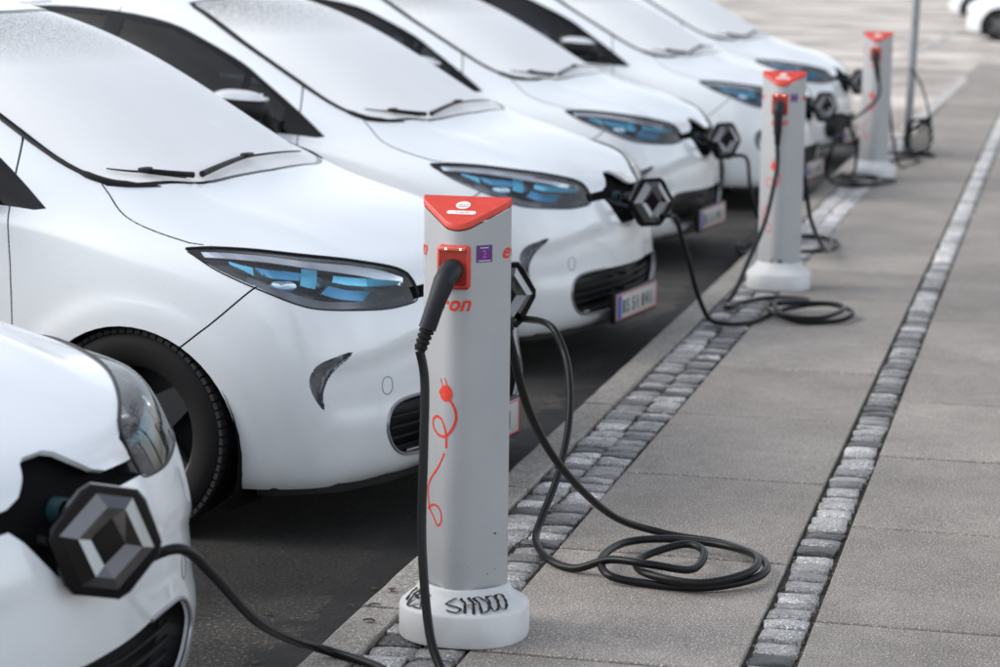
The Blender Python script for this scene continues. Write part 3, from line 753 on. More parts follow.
def text(name, body, size, m, parent, at, rot, sx=1.0, extr=.0005, shear=0, align='LEFT', off=0):
    cu = bpy.data.curves.new(name, 'FONT'); cu.body = body; cu.size = size; cu.extrude = extr; cu.shear = shear; cu.align_x = align; cu.resolution_u = 3; cu.offset = off
    ob = bpy.data.objects.new(name, cu); COL.objects.link(ob)
    dgp = bpy.context.evaluated_depsgraph_get(); me = bpy.data.meshes.new_from_object(ob.evaluated_get(dgp)); bpy.data.objects.remove(ob); bpy.data.curves.remove(cu)
    me.materials.clear(); me.materials.append(m)
    for v in me.vertices: v.co.x *= sx
    me.transform(Matrix.Translation(at) @ __import__('mathutils').Euler(rot).to_matrix().to_4x4())
    return link(name, me, parent)

CAR_G = 'white electric hatchbacks parked side by side at the kerb'
car0 = empty('parked_car')
body_bvh = build_car_body(car0)
cars = [
 ((-1.655, 3.890), 7.0, 'white hatchback at the bottom left corner with its badge flap open towards us'),
 ((-1.681, 6.939), 9.5, 'white hatchback whose nose is hidden behind the nearest charging post'),
 ((-1.718, 9.742), 9.5, 'white hatchback with its number plate showing, second car beyond the nearest post'),
 ((-1.885, 13.041), 7.5, 'white hatchback just in front of the middle charging post'),
 ((-1.636, 16.152), 7.5, 'white hatchback whose bonnet shows between the middle post and the next car'),
 ((-1.68, 19.35), 8.0, 'white hatchback farthest away in the row, beside the farthest charging post'),
]
car_objs = []
for i, ((X, Y), ps, lab) in enumerate(cars):
    o = car0 if i == 0 else copy_tree(car0)
    o.location = (X, Y, -.08); o.rotation_euler = (0, 0, -R(ps)); tag(o, lab, 'car', CAR_G); car_objs.append(o)
# the front car's flap has dropped a little lower than the others
for ch in car0.children:
    if ch.name.split('.')[0] == 'charging_flap': ch.location = (-.050, -.030, .652); ch.rotation_euler = (R(-6), R(13), R(50))
#@@GROUND
# ================================================================== GROUND
def nodes_of(m): nt = m.node_tree; return nt, nt.nodes, nt.links, nt.nodes['Principled BSDF']
def ramp(N, p0, c0, p1, c1):
    r = N.new('ShaderNodeValToRGB'); r.color_ramp.elements[0].position = p0; r.color_ramp.elements[1].position = p1
    r.color_ramp.elements[0].color = (*c0, 1) if len(c0) == 3 else c0; r.color_ramp.elements[1].color = (*c1, 1); return r
def noise(N, L, src, scale, det=4, rough=.6):
    n = N.new('ShaderNodeTexNoise'); n.inputs['Scale'].default_value = scale; n.inputs['Detail'].default_value = det; n.inputs['Roughness'].default_value = rough
    L.new(src, n.inputs['Vector']); return n
def mixc(N, L, fac, a, b, mode='MIX'):
    m = N.new('ShaderNodeMix'); m.data_type = 'RGBA'; m.blend_type = mode
    for s_, v in ((0, fac), (6, a), (7, b)):
        if hasattr(v, 'links'): L.new(v, m.inputs[s_])
        elif isinstance(v, (int, float)): m.inputs[s_].default_value = v
        else: m.inputs[s_].default_value = (*v, 1)
    return m.outputs[2]
def stone_mat(name, base, dark, speck, sscale=130, rough=.6, bscale=90, bdist=.002, rnd=.25, stain=True, gloss=.5, space='world'):
    """concrete or granite: large stains, aggregate specks, fine relief, slight colour change from piece to piece"""
    m = mat(name, base, rough, spec=gloss); nt, N, L, b = nodes_of(m)
    geo = N.new('ShaderNodeNewGeometry'); P = geo.outputs['Position']
    big = noise(N, L, P, 1.6, 6); mid = noise(N, L, P, 14, 5); fine = noise(N, L, P, sscale, 3, .75); vf = noise(N, L, P, sscale*1.35, 2, .6)
    r1 = ramp(N, .32, (0, 0, 0), .68, (1, 1, 1)); L.new(big.outputs['Fac'], r1.inputs['Fac'])
    c = mixc(N, L, r1.outputs['Color'], dark, base)
    r2 = ramp(N, .30, (.72, .72, .72), .72, (1.0, 1.0, 1.0)); L.new(mid.outputs['Fac'], r2.inputs['Fac']); c = mixc(N, L, 1.0, c, r2.outputs['Color'], 'MULTIPLY')
    r3 = ramp(N, .55, (0, 0, 0), .66, (1, 1, 1)); L.new(fine.outputs['Fac'], r3.inputs['Fac']); c = mixc(N, L, r3.outputs['Color'], c, speck)
    r4 = ramp(N, .38, (.40, .38, .36), .52, (1, 1, 1)); L.new(vf.outputs['Fac'], r4.inputs['Fac']); c = mixc(N, L, 1.0, c, r4.outputs['Color'], 'MULTIPLY')
    if rnd:
        oi = N.new('ShaderNodeObjectInfo'); r5 = N.new('ShaderNodeMapRange'); r5.inputs[3].default_value = 1-rnd; r5.inputs[4].default_value = 1+rnd
        L.new(oi.outputs['Random'], r5.inputs[0]); c = mixc(N, L, 1.0, c, r5.outputs[0], 'MULTIPLY')
    L.new(c, b.inputs['Base Color'])
    bp = N.new('ShaderNodeBump'); bp.inputs['Distance'].default_value = bdist; h = noise(N, L, P, bscale, 5, .7); L.new(h.outputs['Fac'], bp.inputs['Height']); L.new(bp.outputs['Normal'], b.inputs['Normal'])
    rr = N.new('ShaderNodeMapRange'); rr.inputs[3].default_value = rough-.12; rr.inputs[4].default_value = rough+.14; L.new(mid.outputs['Fac'], rr.inputs[0]); L.new(rr.outputs[0], b.inputs['Roughness'])
    return m
SLAB = stone_mat('concrete_slab', (.385, .345, .305), (.24, .213, .188), (.74, .71, .67), 160, .74, 120, .0025, .13)
KERB = stone_mat('granite_kerb', (.40, .37, .335), (.28, .255, .225), (.62, .60, .57), 130, .78, 80, .0035, .08)
COB = stone_mat('granite_cobble', (.40, .388, .38), (.20, .195, .19), (.70, .70, .70), 120, .38, 36, .006, .95, gloss=.6)
def cell_tone(m, scale):
    nt, N, L, b = nodes_of(m); src = b.inputs['Base Color'].links[0].from_socket; geo = N.new('ShaderNodeNewGeometry'); vo = N.new('ShaderNodeTexVoronoi'); vo.inputs['Scale'].default_value = scale
    L.new(geo.outputs['Position'], vo.inputs['Vector']); sp = N.new('ShaderNodeSeparateColor'); L.new(vo.outputs['Color'], sp.inputs[0]); mr = N.new('ShaderNodeMapRange'); mr.inputs[3].default_value = .62; mr.inputs[4].default_value = 1.25
    L.new(sp.outputs[0], mr.inputs[0]); L.new(mixc(N, L, 1.0, src, mr.outputs[0], 'MULTIPLY'), b.inputs['Base Color'])
cell_tone(COB, 8.5)
DIRT = stone_mat('joint_dirt', (.060, .052, .042), (.026, .023, .019), (.16, .14, .11), 90, .9, 60, .006, 0)
def asphalt_mat():
    m = stone_mat('asphalt', (.150, .136, .112), (.022, .021, .020), (.34, .31, .26), 75, .85, 60, .014, 0)
    nt, N, L, b = nodes_of(m); src = b.inputs['Base Color'].links[0].from_socket
    geo = N.new('ShaderNodeNewGeometry'); sx = N.new('ShaderNodeSeparateXYZ'); L.new(geo.outputs['Position'], sx.inputs[0])
    nn = noise(N, L, geo.outputs['Position'], 5.5, 6, .65)
    # tar-sealed strip with a ragged edge beside the kerb
    a = N.new('ShaderNodeMath'); a.operation = 'MULTIPLY_ADD'; a.inputs[1].default_value = .46; L.new(nn.outputs['Fac'], a.inputs[0]); L.new(sx.outputs['X'], a.inputs[2])
    r = ramp(N, 0, (0, 0, 0), 1, (1, 1, 1)); mr = N.new('ShaderNodeMapRange'); mr.inputs[1].default_value = -1.652; mr.inputs[2].default_value = -1.640
    L.new(a.outputs[0], mr.inputs[0]); c = mixc(N, L, mr.outputs[0], src, (.030, .029, .030))
    # random oily blotches, which also paint in some of the under-car shade
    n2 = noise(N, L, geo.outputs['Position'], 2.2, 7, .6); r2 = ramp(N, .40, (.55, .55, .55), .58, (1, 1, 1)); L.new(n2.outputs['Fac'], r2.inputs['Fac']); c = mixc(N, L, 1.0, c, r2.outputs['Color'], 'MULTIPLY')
    # under-car shade painted into the colour, paler along the lines between bays
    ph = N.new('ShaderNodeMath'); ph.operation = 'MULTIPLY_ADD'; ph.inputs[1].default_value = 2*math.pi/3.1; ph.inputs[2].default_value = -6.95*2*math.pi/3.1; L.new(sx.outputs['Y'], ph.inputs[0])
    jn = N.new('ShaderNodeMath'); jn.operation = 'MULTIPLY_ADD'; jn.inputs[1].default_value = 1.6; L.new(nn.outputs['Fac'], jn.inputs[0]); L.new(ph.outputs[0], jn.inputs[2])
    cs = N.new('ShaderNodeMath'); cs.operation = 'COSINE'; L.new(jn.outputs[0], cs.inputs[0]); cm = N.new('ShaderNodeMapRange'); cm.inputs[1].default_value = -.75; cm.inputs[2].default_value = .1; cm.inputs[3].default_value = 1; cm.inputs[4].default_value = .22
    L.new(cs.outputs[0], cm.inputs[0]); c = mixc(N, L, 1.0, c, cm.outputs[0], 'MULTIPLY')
    L.new(c, b.inputs['Base Color']); return m
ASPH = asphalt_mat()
FARM0 = stone_mat('sunlit_asphalt', (.80, .75, .70), (.60, .56, .52), (.85, .82, .79), 60, .85, 60, .004, 0)  # very pale tone stands in for sunlight on the distant ground
FARM = FARM0
def far_sun_dapples():
    nt, N, L, b = nodes_of(FARM); src = b.inputs['Base Color'].links[0].from_socket; geo = N.new('ShaderNodeNewGeometry')
    n2 = noise(N, L, geo.outputs['Position'], .35, 6, .62); r2 = ramp(N, .40, (.52, .50, .48), .58, (1.15, 1.12, 1.08)); L.new(n2.outputs['Fac'], r2.inputs['Fac'])  # sun dapples painted as light and dark patches
    L.new(mixc(N, L, 1.0, src, r2.outputs['Color'], 'MULTIPLY'), b.inputs['Base Color'])
far_sun_dapples()
XK0, XK1 = -1.700, -1.575            # kerb
XC1 = -1.343                          # end of the double row
XS0, XS1 = -.678, -.562               # single row
Y0, Y1, YP = 2.6, 21.2, 36.0
def sheet(name, x0, x1, y0, y1, z, m, n=(1, 1)):
    V = [(x0+(x1-x0)*i/n[0], y0+(y1-y0)*j/n[1], z) for j in range(n[1]+1) for i in range(n[0]+1)]
    F_ = [[j*(n[0]+1)+i, j*(n[0]+1)+i+1, (j+1)*(n[0]+1)+i+1, (j+1)*(n[0]+1)+i] for j in range(n[1]) for i in range(n[0])]
    return mesh(name, V, F_, m, smooth=False)
tag(sheet('ground', -600, 600, -120, 1200, -.100, FARM), kind='structure')
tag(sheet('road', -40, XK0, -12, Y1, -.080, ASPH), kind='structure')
pave = tag(sheet('pavement', XK0+.01, 6, -12, YP, -.014, DIRT), kind='structure')
# side street beyond the pavement, rising level with it
tag(sheet('side_street', -60, XC1, Y1+.02, 200, -.004, FARM), kind='structure'); tag(sheet('far_pavement', XC1+.002, 60, YP+.02, 200, -.004, FARM), kind='structure')
# slabs
def slab_mesh(w, d, seed):
    rs = random.Random(seed); g = .005; c = .003; V = []; j = lambda s_: rs.uniform(-s_, s_)
    zt = [j(.0015) for _ in range(4)]
    P = [(-w/2+g, -d/2+g), (w/2-g, -d/2+g), (w/2-g, d/2-g), (-w/2+g, d/2-g)]
    for i, (x, y) in enumerate(P): V.append((x, y, -.06))
    for i, (x, y) in enumerate(P): V.append((x, y, -c+zt[i]))
    for i, (x, y) in enumerate(P): V.append((x-math.copysign(c, x), y-math.copysign(c, y), zt[i]))
    F_ = [[8, 9, 10, 11]]+[[i, (i+1) % 4, 4+(i+1) % 4, 4+i] for i in range(4)]+[[4+i, 4+(i+1) % 4, 8+(i+1) % 4, 8+i] for i in range(4)]
    me = bpy.data.meshes.new('slab'); me.from_pydata(V, [], F_); me.materials.append(SLAB); return me
def place(name, me, x, y, z, parent, rz=0, sc=None):
    o = bpy.data.objects.new(name, me); COL.objects.link(o); o.parent = parent; o.location = (x, y, z); o.rotation_euler = (0, 0, rz)
    if sc: o.scale = sc
    return o
for (xa, xb, off) in ((XC1+.004, XS0-.004, .180), (XS1+.004, .395, .652), (.40, 1.36, .18), (1.365, 2.3, .65)):
    ms = [slab_mesh(xb-xa, .990, k) for k in range(4)]
    y = off+2.5-.5
    k = 0
    while y < YP-.4:
        if y > 2: place('paving_slab', ms[random.randrange(4)], (xa+xb)/2, y+.5-.0, 0, pave, random.uniform(-.0015, .0015))
        y += .9915 if k % 2 else .995; k += 1
# kerb stones
def kerb_mesh(L_):
    c = .012; V = []; x0, x1 = XK0+.002, XK1-.004
    prof = [(x0, -.16), (x0, -c), (x0+c*.35, -c*.35), (x0+c, 0), (x1-.004, 0), (x1, -.004), (x1, -.16)]
    ny = 14; F_ = []; rs = random.Random(L_)
    for j in range(ny+1):
        for (x, z) in prof: V.append((x-(XK0+XK1)/2+(rs.uniform(-.0015, .0015) if z > -.1 else 0), -L_/2+.004+(L_-.008)*j/ny, z+(rs.uniform(-.0012, .0012) if z > -.1 else 0)))
    n = len(prof)
    for j in range(ny):
        for i in range(n-1): F_.append([j*n+i, j*n+i+1, (j+1)*n+i+1, (j+1)*n+i][::-1])
    F_.append(list(range(n))); F_.append(list(range(ny*n, (ny+1)*n))[::-1])
    me = bpy.data.meshes.new('kerb_stone'); me.from_pydata(V, [], F_); me.materials.append(KERB); return me
y = 8.22-2.78*3
km = kerb_mesh(1.385)
while y < Y1-.5:
    place('kerb_stone', km, (XK0+XK1)/2, y+.69, .004, pave); y += 1.39
# cobbles
def cobble(w, d, seed):
    rs = random.Random(seed); V = []; F_ = []; n = 5; K = [rs.uniform(-.09, .09) for _ in range(8)]
    for j in range(n):
        for i in range(n):
            u, v = i/(n-1)*2-1, j/(n-1)*2-1
            k = (abs(u)**9+abs(v)**9)
            x = u*w/2*(1-.03*abs(v)**3+(K[0] if v*u > 0 else K[1])*abs(v)*.6+K[2]*v*.5)+rs.uniform(-.0028, .0028); yy = v*d/2*(1-.03*abs(u)**3+(K[3] if u > 0 else K[4])*abs(u)+K[5]*u*.6)+rs.uniform(-.0028, .0028)
            V.append((x, yy, -.0008*(u*u+v*v)-.0045*min(1, k)+rs.uniform(-.0020, .0020)))
    for j in range(n-1):
        for i in range(n-1): F_.append([j*n+i, j*n+i+1, (j+1)*n+i+1, (j+1)*n+i])
    rim = [i for i in range(n)]+[j*n+n-1 for j in range(1, n)]+[(n-1)*n+i for i in range(n-2, -1, -1)]+[j*n for j in range(n-2, 0, -1)]
    b0 = len(V)
    for r in rim: x, yy, z = V[r]; V.append((x*1.04, yy*1.04, -.05))
    for i in range(len(rim)): k = (i+1) % len(rim); F_.append([rim[k], rim[i], b0+i, b0+k])
    return V, F_
def cob_mesh(w, d, seed):
    V, F_ = cobble(w, d, seed); me = bpy.data.meshes.new('cobble'); me.from_pydata(V, [], F_); me.materials.append(COB)
    me.polygons.foreach_set('use_smooth', [i < 16 for i in range(len(me.polygons))]); return me
spots = []
rs = random.Random(3)
for (xc, w, ph) in (((XS0+XS1)/2, .108, 0), (-1.515, .112, .03), (-1.400, .110, .075)):
    y = 3.0+ph
    while y < (YP if xc > -1 else Y1)-.1:
        d = rs.uniform(.070, .104); spots.append((y+d/2, xc+rs.uniform(-.005, .005), w+rs.uniform(-.010, .006), d)); y += d+rs.uniform(.003, .008)
spots = [s_ for s_ in spots if s_[0] > 3.9 or s_[1] < -1]
spots.sort()
variants = [cob_mesh(.1, .1, 50+k) for k in range(16)]
farV, farF = [], []
for i, (y, x, w, d) in enumerate(spots):
    hz = rs.uniform(-.006, .003)
    if i < 300: 
        o = place('cobble', variants[rs.randrange(16)], x, y, hz, pave, rs.uniform(-.07, .07)+(math.pi if rs.random() < .5 else 0), (w/.1, d/.1, 1)); o.rotation_euler[0] = rs.uniform(-.03, .03); o.rotation_euler[1] = rs.uniform(-.03, .03)
    else:
        V, F_ = cobble(w, d, i); n = len(farV); farV += [(v[0]+x, v[1]+y, v[2]+hz) for v in V]; farF += [[q+n for q in f] for f in F_]
tag(mesh('cobble_rows', farV, farF, COB, pave), kind='stuff')
# moss and grit in the joints of the double row
MOSS = mat('joint_moss', (.060, .062, .025), .9)
V, F_ = [], []
for i in range(1500):
    row = rs.choice((0, 1, 2)); y = rs.uniform(3.8, 14)
    x = (rs.uniform(XK1-.01, XC1+.008) if row < 2 else rs.choice((XS0+.006, XS1-.006))+rs.gauss(0, .006)); r = rs.uniform(.0015, .0045); z = -.009 if rs.random() < .8 else .001
    n = len(V); V += [(x-r, y, z), (x, y-r*1.3, z), (x+r, y, z), (x, y+r, z), (x, y, z+r*.9)]; F_ += [[n, n+1, n+4], [n+1, n+2, n+4], [n+2, n+3, n+4], [n+3, n, n+4]]
tag(mesh('grit', V, F_, mat('grit', (.16, .13, .09), .9), smooth=False), kind='stuff')
# white painted dashes where the side street begins
def dash(p, q, w, lab):
    p, q = Vector(p), Vector(q); t = (q-p).normalized(); n = Vector((-t.y, t.x)); V = [(*(p+n*w/2), .005), (*(p-n*w/2), .005), (*(q-n*w/2), .005), (*(q+n*w/2), .005)]
    o = mesh('road_marking', V, [[0, 1, 2, 3]], ROADW, smooth=False); tag(o, kind='structure'); return o
ROADW = stone_mat('road_paint', (.62, .61, .58), (.50, .49, .47), (.72, .72, .70), 40, .7, 60, .002, 0)
dash((-1.47, 22.0), (-1.34, 31.2), .14, 'near'); dash((-2.55, 37.5), (-2.35, 50), .16, 'far')

# ================================================================== CHARGING POSTS
POSTM = mat('post_grey_paint', (.36, .372, .385), .36, .08, coat=.25, coat_rough=.25, var=(7, .05), bump=(240, .00015))
FLM = mat('flange_white', (.55, .56, .565), .5, var=(11, .10), bump=(90, .0006))
RED = mat('signal_red', (.54, .040, .022), .42, var=(40, .10), bump=(300, .0003))
REDP = mat('print_red', (.60, .035, .015), .5)
HX, HY, NN, HT, DROP = .108, .100, 1.62, 1.070, .056
def ZP(z): return .0743+.9557*z
def _outline():
    """rounded diamond: soft ridge at the front and back, tighter ones at the sides"""
    P = []; rf, rs_ = .050, .030
    ax, ay = HX-rs_, HY-rf; d = math.atan2(HX-.012, HY-.012)          # half angle of the flat sides
    for cx, cy, r, a0, a1 in ((0, -ay, rf, -math.pi/2, -math.pi/2+math.pi/2-d*.98), (ax, 0, rs_, -d*.98+.0, d*.98), (0, ay, rf, math.pi-(math.pi/2+d*.98)+0, math.pi/2+ (math.pi/2-(math.pi/2-(math.pi/2-d*.98)))), (-ax, 0, rs_, math.pi-d*.98, math.pi+d*.98), (0, -ay, rf, -math.pi/2-(math.pi/2-d*.98), -math.pi/2)):
        for i in range(13): t = a0+(a1-a0)*i/12; P.append((cx+r*math.cos(t), cy+r*math.sin(t)))
    P = np.array(P); L_ = np.concatenate([[0], np.cumsum(np.hypot(*np.diff(P, axis=0).T))]); return P, L_/L_[-1]
_OP, _OL = _outline()
def sec(t, k=1.0):
    u = ((t+math.pi/2)/(2*math.pi)) % 1.0
    return (float(np.interp(u, _OL, _OP[:, 0]))*k, float(np.interp(u, _OL, _OP[:, 1]))*k)
# arc-length table of the section, s = 0 at the front centre, growing towards +x
_ts = np.linspace(-math.pi*1.5, math.pi*.5, 721); _pt = np.array([sec(t) for t in _ts]); _s = np.concatenate([[0], np.cumsum(np.hypot(*np.diff(_pt, axis=0).T))])
_s -= _s[np.argmin(np.abs(_ts+math.pi/2))]
def wrap(s_, z, off=.0):
    x = np.interp(s_, _s, _pt[:, 0]); y = np.interp(s_, _s, _pt[:, 1]); x1 = np.interp(s_+.002, _s, _pt[:, 0]); y1 = np.interp(s_+.002, _s, _pt[:, 1])
    n = Vector((y1-y, -(x1-x), 0)).normalized(); return Vector((x, y, z))+n*off
def s_of_x(x): 
    m_ = (_pt[:, 1] <= 0); return float(np.interp(x, _pt[m_][:, 0], _s[m_]))
def wrap_ribbon(P, w, off=.0007, n=6):
    P = [(x*.956, ZP(z)) for x, z in P]
    q = catmull([(s_of_x(x), z, 0) for x, z in P], n); V = []; F_ = []
    for i, p in enumerate(q):
        t = (q[min(i+1, len(q)-1)]-q[max(i-1, 0)]).normalized(); ww = w(i/(len(q)-1)) if callable(w) else w
        V += [wrap(p.x-t.y*ww/2, p.y+t.x*ww/2, off), wrap(p.x+t.y*ww/2, p.y-t.x*ww/2, off)]
    for i in range(len(q)-1): F_.append([2*i, 2*i+1, 2*i+3, 2*i+2])
    return V, F_
def wrap_text(name, body, size, s0, z0, m, parent, shear=.25, sx=1, offs=.0):
    o = text(name, body, size, m, None, (0, 0, 0), (0, 0, 0), sx, 0, shear, 'CENTER', offs); me = o.data
    bm = bmesh.new(); bm.from_mesh(me); bmesh.ops.triangulate(bm, faces=bm.faces[:])
    bmesh.ops.subdivide_edges(bm, edges=[e for e in bm.edges if e.calc_length() > .006], cuts=2, use_grid_fill=True)
    for v in bm.verts: v.co = wrap(s0+v.co.x, z0+v.co.y, .0009)
    bm.to_mesh(me); bm.free(); o.parent = parent; return o
def make_post(graffiti=False, rust=False, sticker=True):
    r = empty('charging_post')
    # column with a roof-shaped cut top
    V = []; F_ = []; n = 96; zs = [.09, .3, .5, .7, .9]
    for z in zs:
        for k in range(n): x, y = sec(2*math.pi*k/n); V.append((x, y, z))
    for k in range(n): x, y = sec(2*math.pi*k/n); V.append((x, y, HT-.004-abs(y)/HY*DROP))
    for j in range(len(zs)):
        for k in range(n): F_.append([j*n+k, j*n+(k+1) % n, (j+1)*n+(k+1) % n, (j+1)*n+k])
    # socket recesses: leave the column closed, frames stand proud of it
    mesh('column', V, F_, POSTM, r)
    b = MB(); T_ = []
    for (h, k) in ((-.002, .985), (0, 1.012), (.010, 1.012), (.0135, .992)):
        for i in range(n): x, y = sec(2*math.pi*i/n, k); T_.append((x, y, HT+h-abs(y)/HY*DROP))
    m_ = 6
    F_ = [[j*n+i, j*n+(i+1) % n, (j+1)*n+(i+1) % n, (j+1)*n+i] for j in range(3) for i in range(n)]
    # ridge cells: connect matching front and back points over the ridge
    ring = 3*n; rid = {}
    for i in range(n):
        x = T_[ring+i][0]; rid[i] = len(T_); T_.append((x, 0, HT+.0135))
    for i in range(n):
        j = (i+1) % n
        F_.append([ring+i, ring+j, rid[j], rid[i]])
    o = mesh('cap', T_, F_, RED, r); bm = bmesh.new(); bm.from_mesh(o.data); bmesh.ops.remove_doubles(bm, verts=bm.verts[:], dist=.00005); bmesh.ops.dissolve_degenerate(bm, dist=.00005, edges=bm.edges[:]); bmesh.ops.recalc_face_normals(bm, faces=bm.faces[:])
    for e in bm.edges:
        if len(e.link_faces) == 2 and e.calc_face_angle(0) > .5: e.smooth = False
    bm.to_mesh(o.data); bm.free()
    # prints on both slopes of the cap
    WPR = mat('print_white', (.72, .70, .68), .5); sl = math.atan2(DROP, HY)
    for s_ in (-1, 1):
        def cp(u, v, h=.0145): return (u, s_*abs(v), HT+h-abs(v)/HY*DROP)
        C_ = [(.018*math.cos(t), -.034+.0135*math.sin(t)) for t in np.linspace(0, 2*math.pi, 24, endpoint=False)]
        mesh('cap_roundel', [cp(u-.002, v) for u, v in C_], [list(range(24)) if s_ < 0 else list(range(24))[::-1]], WPR, o, smooth=False)
        C_ = [(math.copysign(.028, math.cos(t))+.008*math.cos(t), -.0600+.0062*math.sin(t)) for t in np.linspace(.01, 2*math.pi+.01, 24, endpoint=False)]
        mesh('cap_label', [cp(u, v) for u, v in C_], [list(range(24)) if s_ < 0 else list(range(24))[::-1]], WPR, o, smooth=False)
        V = []; F2 = []
        for (u0, u1, v) in ((-.011, -.004, -.033), (-.001, .003, -.033), (.006, .010, -.033), (-.013, .011, -.039), (-.014, -.008, -.060), (-.004, .006, -.0605), (.009, .020, -.0600)):
            k = len(V); V += [cp(u0, v-.0011, .0152), cp(u1, v-.0011, .0152), cp(u1, v+.0011, .0152), cp(u0, v+.0011, .0152)]; F2.append([k, k+1, k+2, k+3])
        mesh('cap_small_print', V, F2, REDP, o, smooth=False)
    # base flange
    V = []; F_ = []; nb = 72
    prof = [(.158, .148, .0), (.160, .150, .006), (.160, .150, .074), (.157, .147, .080), (.152, .142, .084), (.128, .118, .104), (.119, .109, .116), (.1145, .104, .128), (.112, .102, .132), (.104, .094, .132)]
    for (a, c, z) in prof:
        for k in range(nb):
            t = 2*math.pi*k/nb; e = 2/2.25 if a > .13 else 2/(NN+.15); ct, st = math.cos(t), math.sin(t)
            V.append((math.copysign(abs(ct)**e, ct)*a, math.copysign(abs(st)**e, st)*c, z))
    for j in range(len(prof)-1):
        for k in range(nb): F_.append([j*nb+k, j*nb+(k+1) % nb, (j+1)*nb+(k+1) % nb, (j+1)*nb+k])
    fl = mesh('base_flange', V, F_, FLM, r)
    # sockets front and back
    for s_ in (-1, 1):
        so = empty('socket'); so.parent = r; so.location = (-.008, s_*(HY-.012), .924)
        if s_ > 0: so.rotation_euler = (0, 0, math.pi)
        def rr(w, h, rad, k=5):
            P = []
            for cx, cy, a0 in ((w-rad, h-rad, 0), (-w+rad, h-rad, 90), (-w+rad, -h+rad, 180), (w-rad, -h+rad, 270)):
                for i in range(k+1): t = R(a0+90*i/k); P.append((cx+rad*math.cos(t), cy+rad*math.sin(t)))
            return P
        A, B_, C_ = rr(.040, .053, .010), rr(.034, .047, .008), rr(.030, .040, .008); n4 = len(A); V = []
        for P, y in ((A, .016), (A, -.012), (B_, -.017), (C_, -.012), (C_, .006)): V += [(x, y, z) for x, z in P]
        F_ = [[j*n4+i, j*n4+(i+1) % n4, (j+1)*n4+(i+1) % n4, (j+1)*n4+i] for j in range(4) for i in range(n4)]+[[4*n4+i for i in range(n4)]]
        q = mesh('socket_frame', V, F_, RED, so); bm = bmesh.new(); bm.from_mesh(q.data)
        for e in bm.edges:
            if len(e.link_faces) == 2 and e.calc_face_angle(0) > .5: e.smooth = False
        bm.to_mesh(q.data); bm.free()
        MB().box((0, -.0135, -.005), (.070, .004, .092), .0).build('socket_plate', mat('socket_red', (.30, .022, .012), .4), so)
        MB().box((0, -.0170, .0445), (.062, .006, .010), .002).build('light_bar', mat('red_lens', (.55, .10, .06), .2, coat=1), so)
        for u in (-.017, .019):
            b = MB(); b.lathe([(.0001, -.0215), (.0020, -.0210), (.0024, -.019)], c=(u, 0, .0445), axis='y', n=12); b.build('indicator_light', mat('led', (1, .9, .8), .4, emit=(1, .62, .42), es=4), so)
        b = MB(); b.lathe([(.001, .004), (.026, .004), (.0265, -.010), (.023, -.010), (.023, .0)], axis='y', n=24, c=(0, 0, -.006)); b.build('socket_ring', BLACK, so)
    # prints
    wrap_text('lettering', 'e·on', .052, s_of_x(-.014), .820, REDP, r, .32, 1.02, .0013)
    wrap_text('lettering', 'e·on', .052, s_of_x(.103)+.030, .941, REDP, r, .32, 1.02, .0013)
    wrap_text('lettering', 'e·on', .052, s_of_x(-.103)-.034, .941, REDP, r, .32, 1.02, .0013)
    dr = empty('plug_drawing'); dr.parent = r
    for P, w in (([(-.0149,.552),(-.0013,.5291),(.0015,.5036),(-.0088,.4772),(-.0282,.4571),(-.0519,.456),(-.0681,.4684),(-.0716,.4883),(-.0586,.5013),(-.0401,.4966),(-.0283,.4725),(-.0253,.4497),(-.0251,.4265)], .0066),
                 ([(-.0300,.4129),(-.0514,.3733),(-.0774,.3361),(-.0884,.3119)], .0060), ([(-.0884,.3119),(-.0883,.2874),(-.0830,.2574),(-.0698,.2387),(-.0533,.2191),(-.0411,.2319),(-.0414,.2554),(-.0537,.2687),(-.0734,.2666),(-.088,.2517)], .0058)):
        mesh('cable_line', *wrap_ribbon(P, w), REDP, dr, smooth=False)
    P = [(-.0505,.567),(-.040,.583),(-.030,.588),(-.018,.588),(-.0105,.580),(-.008,.568),(-.0105,.557),(-.020,.548),(-.032,.546),(-.041,.551)]
    cx_, cz_ = sum(p[0] for p in P)/len(P), sum(p[1] for p in P)/len(P); Q = [(cx_, cz_)]+[(cx_+(x-cx_)*.5, cz_+(z-cz_)*.5) for x, z in P]+P; m_ = len(P)
    F_ = [[0, 1+(i+1) % m_, 1+i] for i in range(m_)]+[[1+i, 1+(i+1) % m_, 1+m_+(i+1) % m_, 1+m_+i] for i in range(m_)]
    mesh('plug_print', [wrap(s_of_x(x*.956), ZP(z), .0012) for x, z in Q], F_, REDP, dr, smooth=False)
    for a_, b_ in (((-.036, .582), (-.046, .602)), ((-.023, .586), (-.031, .606))): mesh('prong_print', *wrap_ribbon([a_, b_], .004), REDP, dr, smooth=False)
    if sticker:
        st = empty('sticker'); st.parent = r
        def patch(name, x0, x1, z0, z1, off, m):
            s0, s1 = s_of_x(x0*.956), s_of_x(x1*.956); z0, z1 = ZP(z0), ZP(z1); V = []; F_ = []
            for i in range(7): s__ = s0+(s1-s0)*i/6; V += [wrap(s__, z0, off), wrap(s__, z1, off)]
            for i in range(6): F_.append([2*i, 2*i+2, 2*i+3, 2*i+1])
            return mesh(name, V, F_, m, st, smooth=False)
        patch('sticker_field', .0441, .0769, .8995, .9425, .0006, mat('purple', (.085, .018, .16), .4))
        MG = mat('magenta', (.55, .05, .38), .5); PW = mat('pale_print', (.55, .52, .60), .5)
        wrap_text('sticker_numeral', '2', .026, s_of_x(.058), .945, MG, st, 0, 1, .0002)
        for z, a_, b_ in ((.936, .052, .069), (.9035, .048, .0735)): patch('sticker_line', a_, b_, z-.0012, z+.0012, .0010, PW)
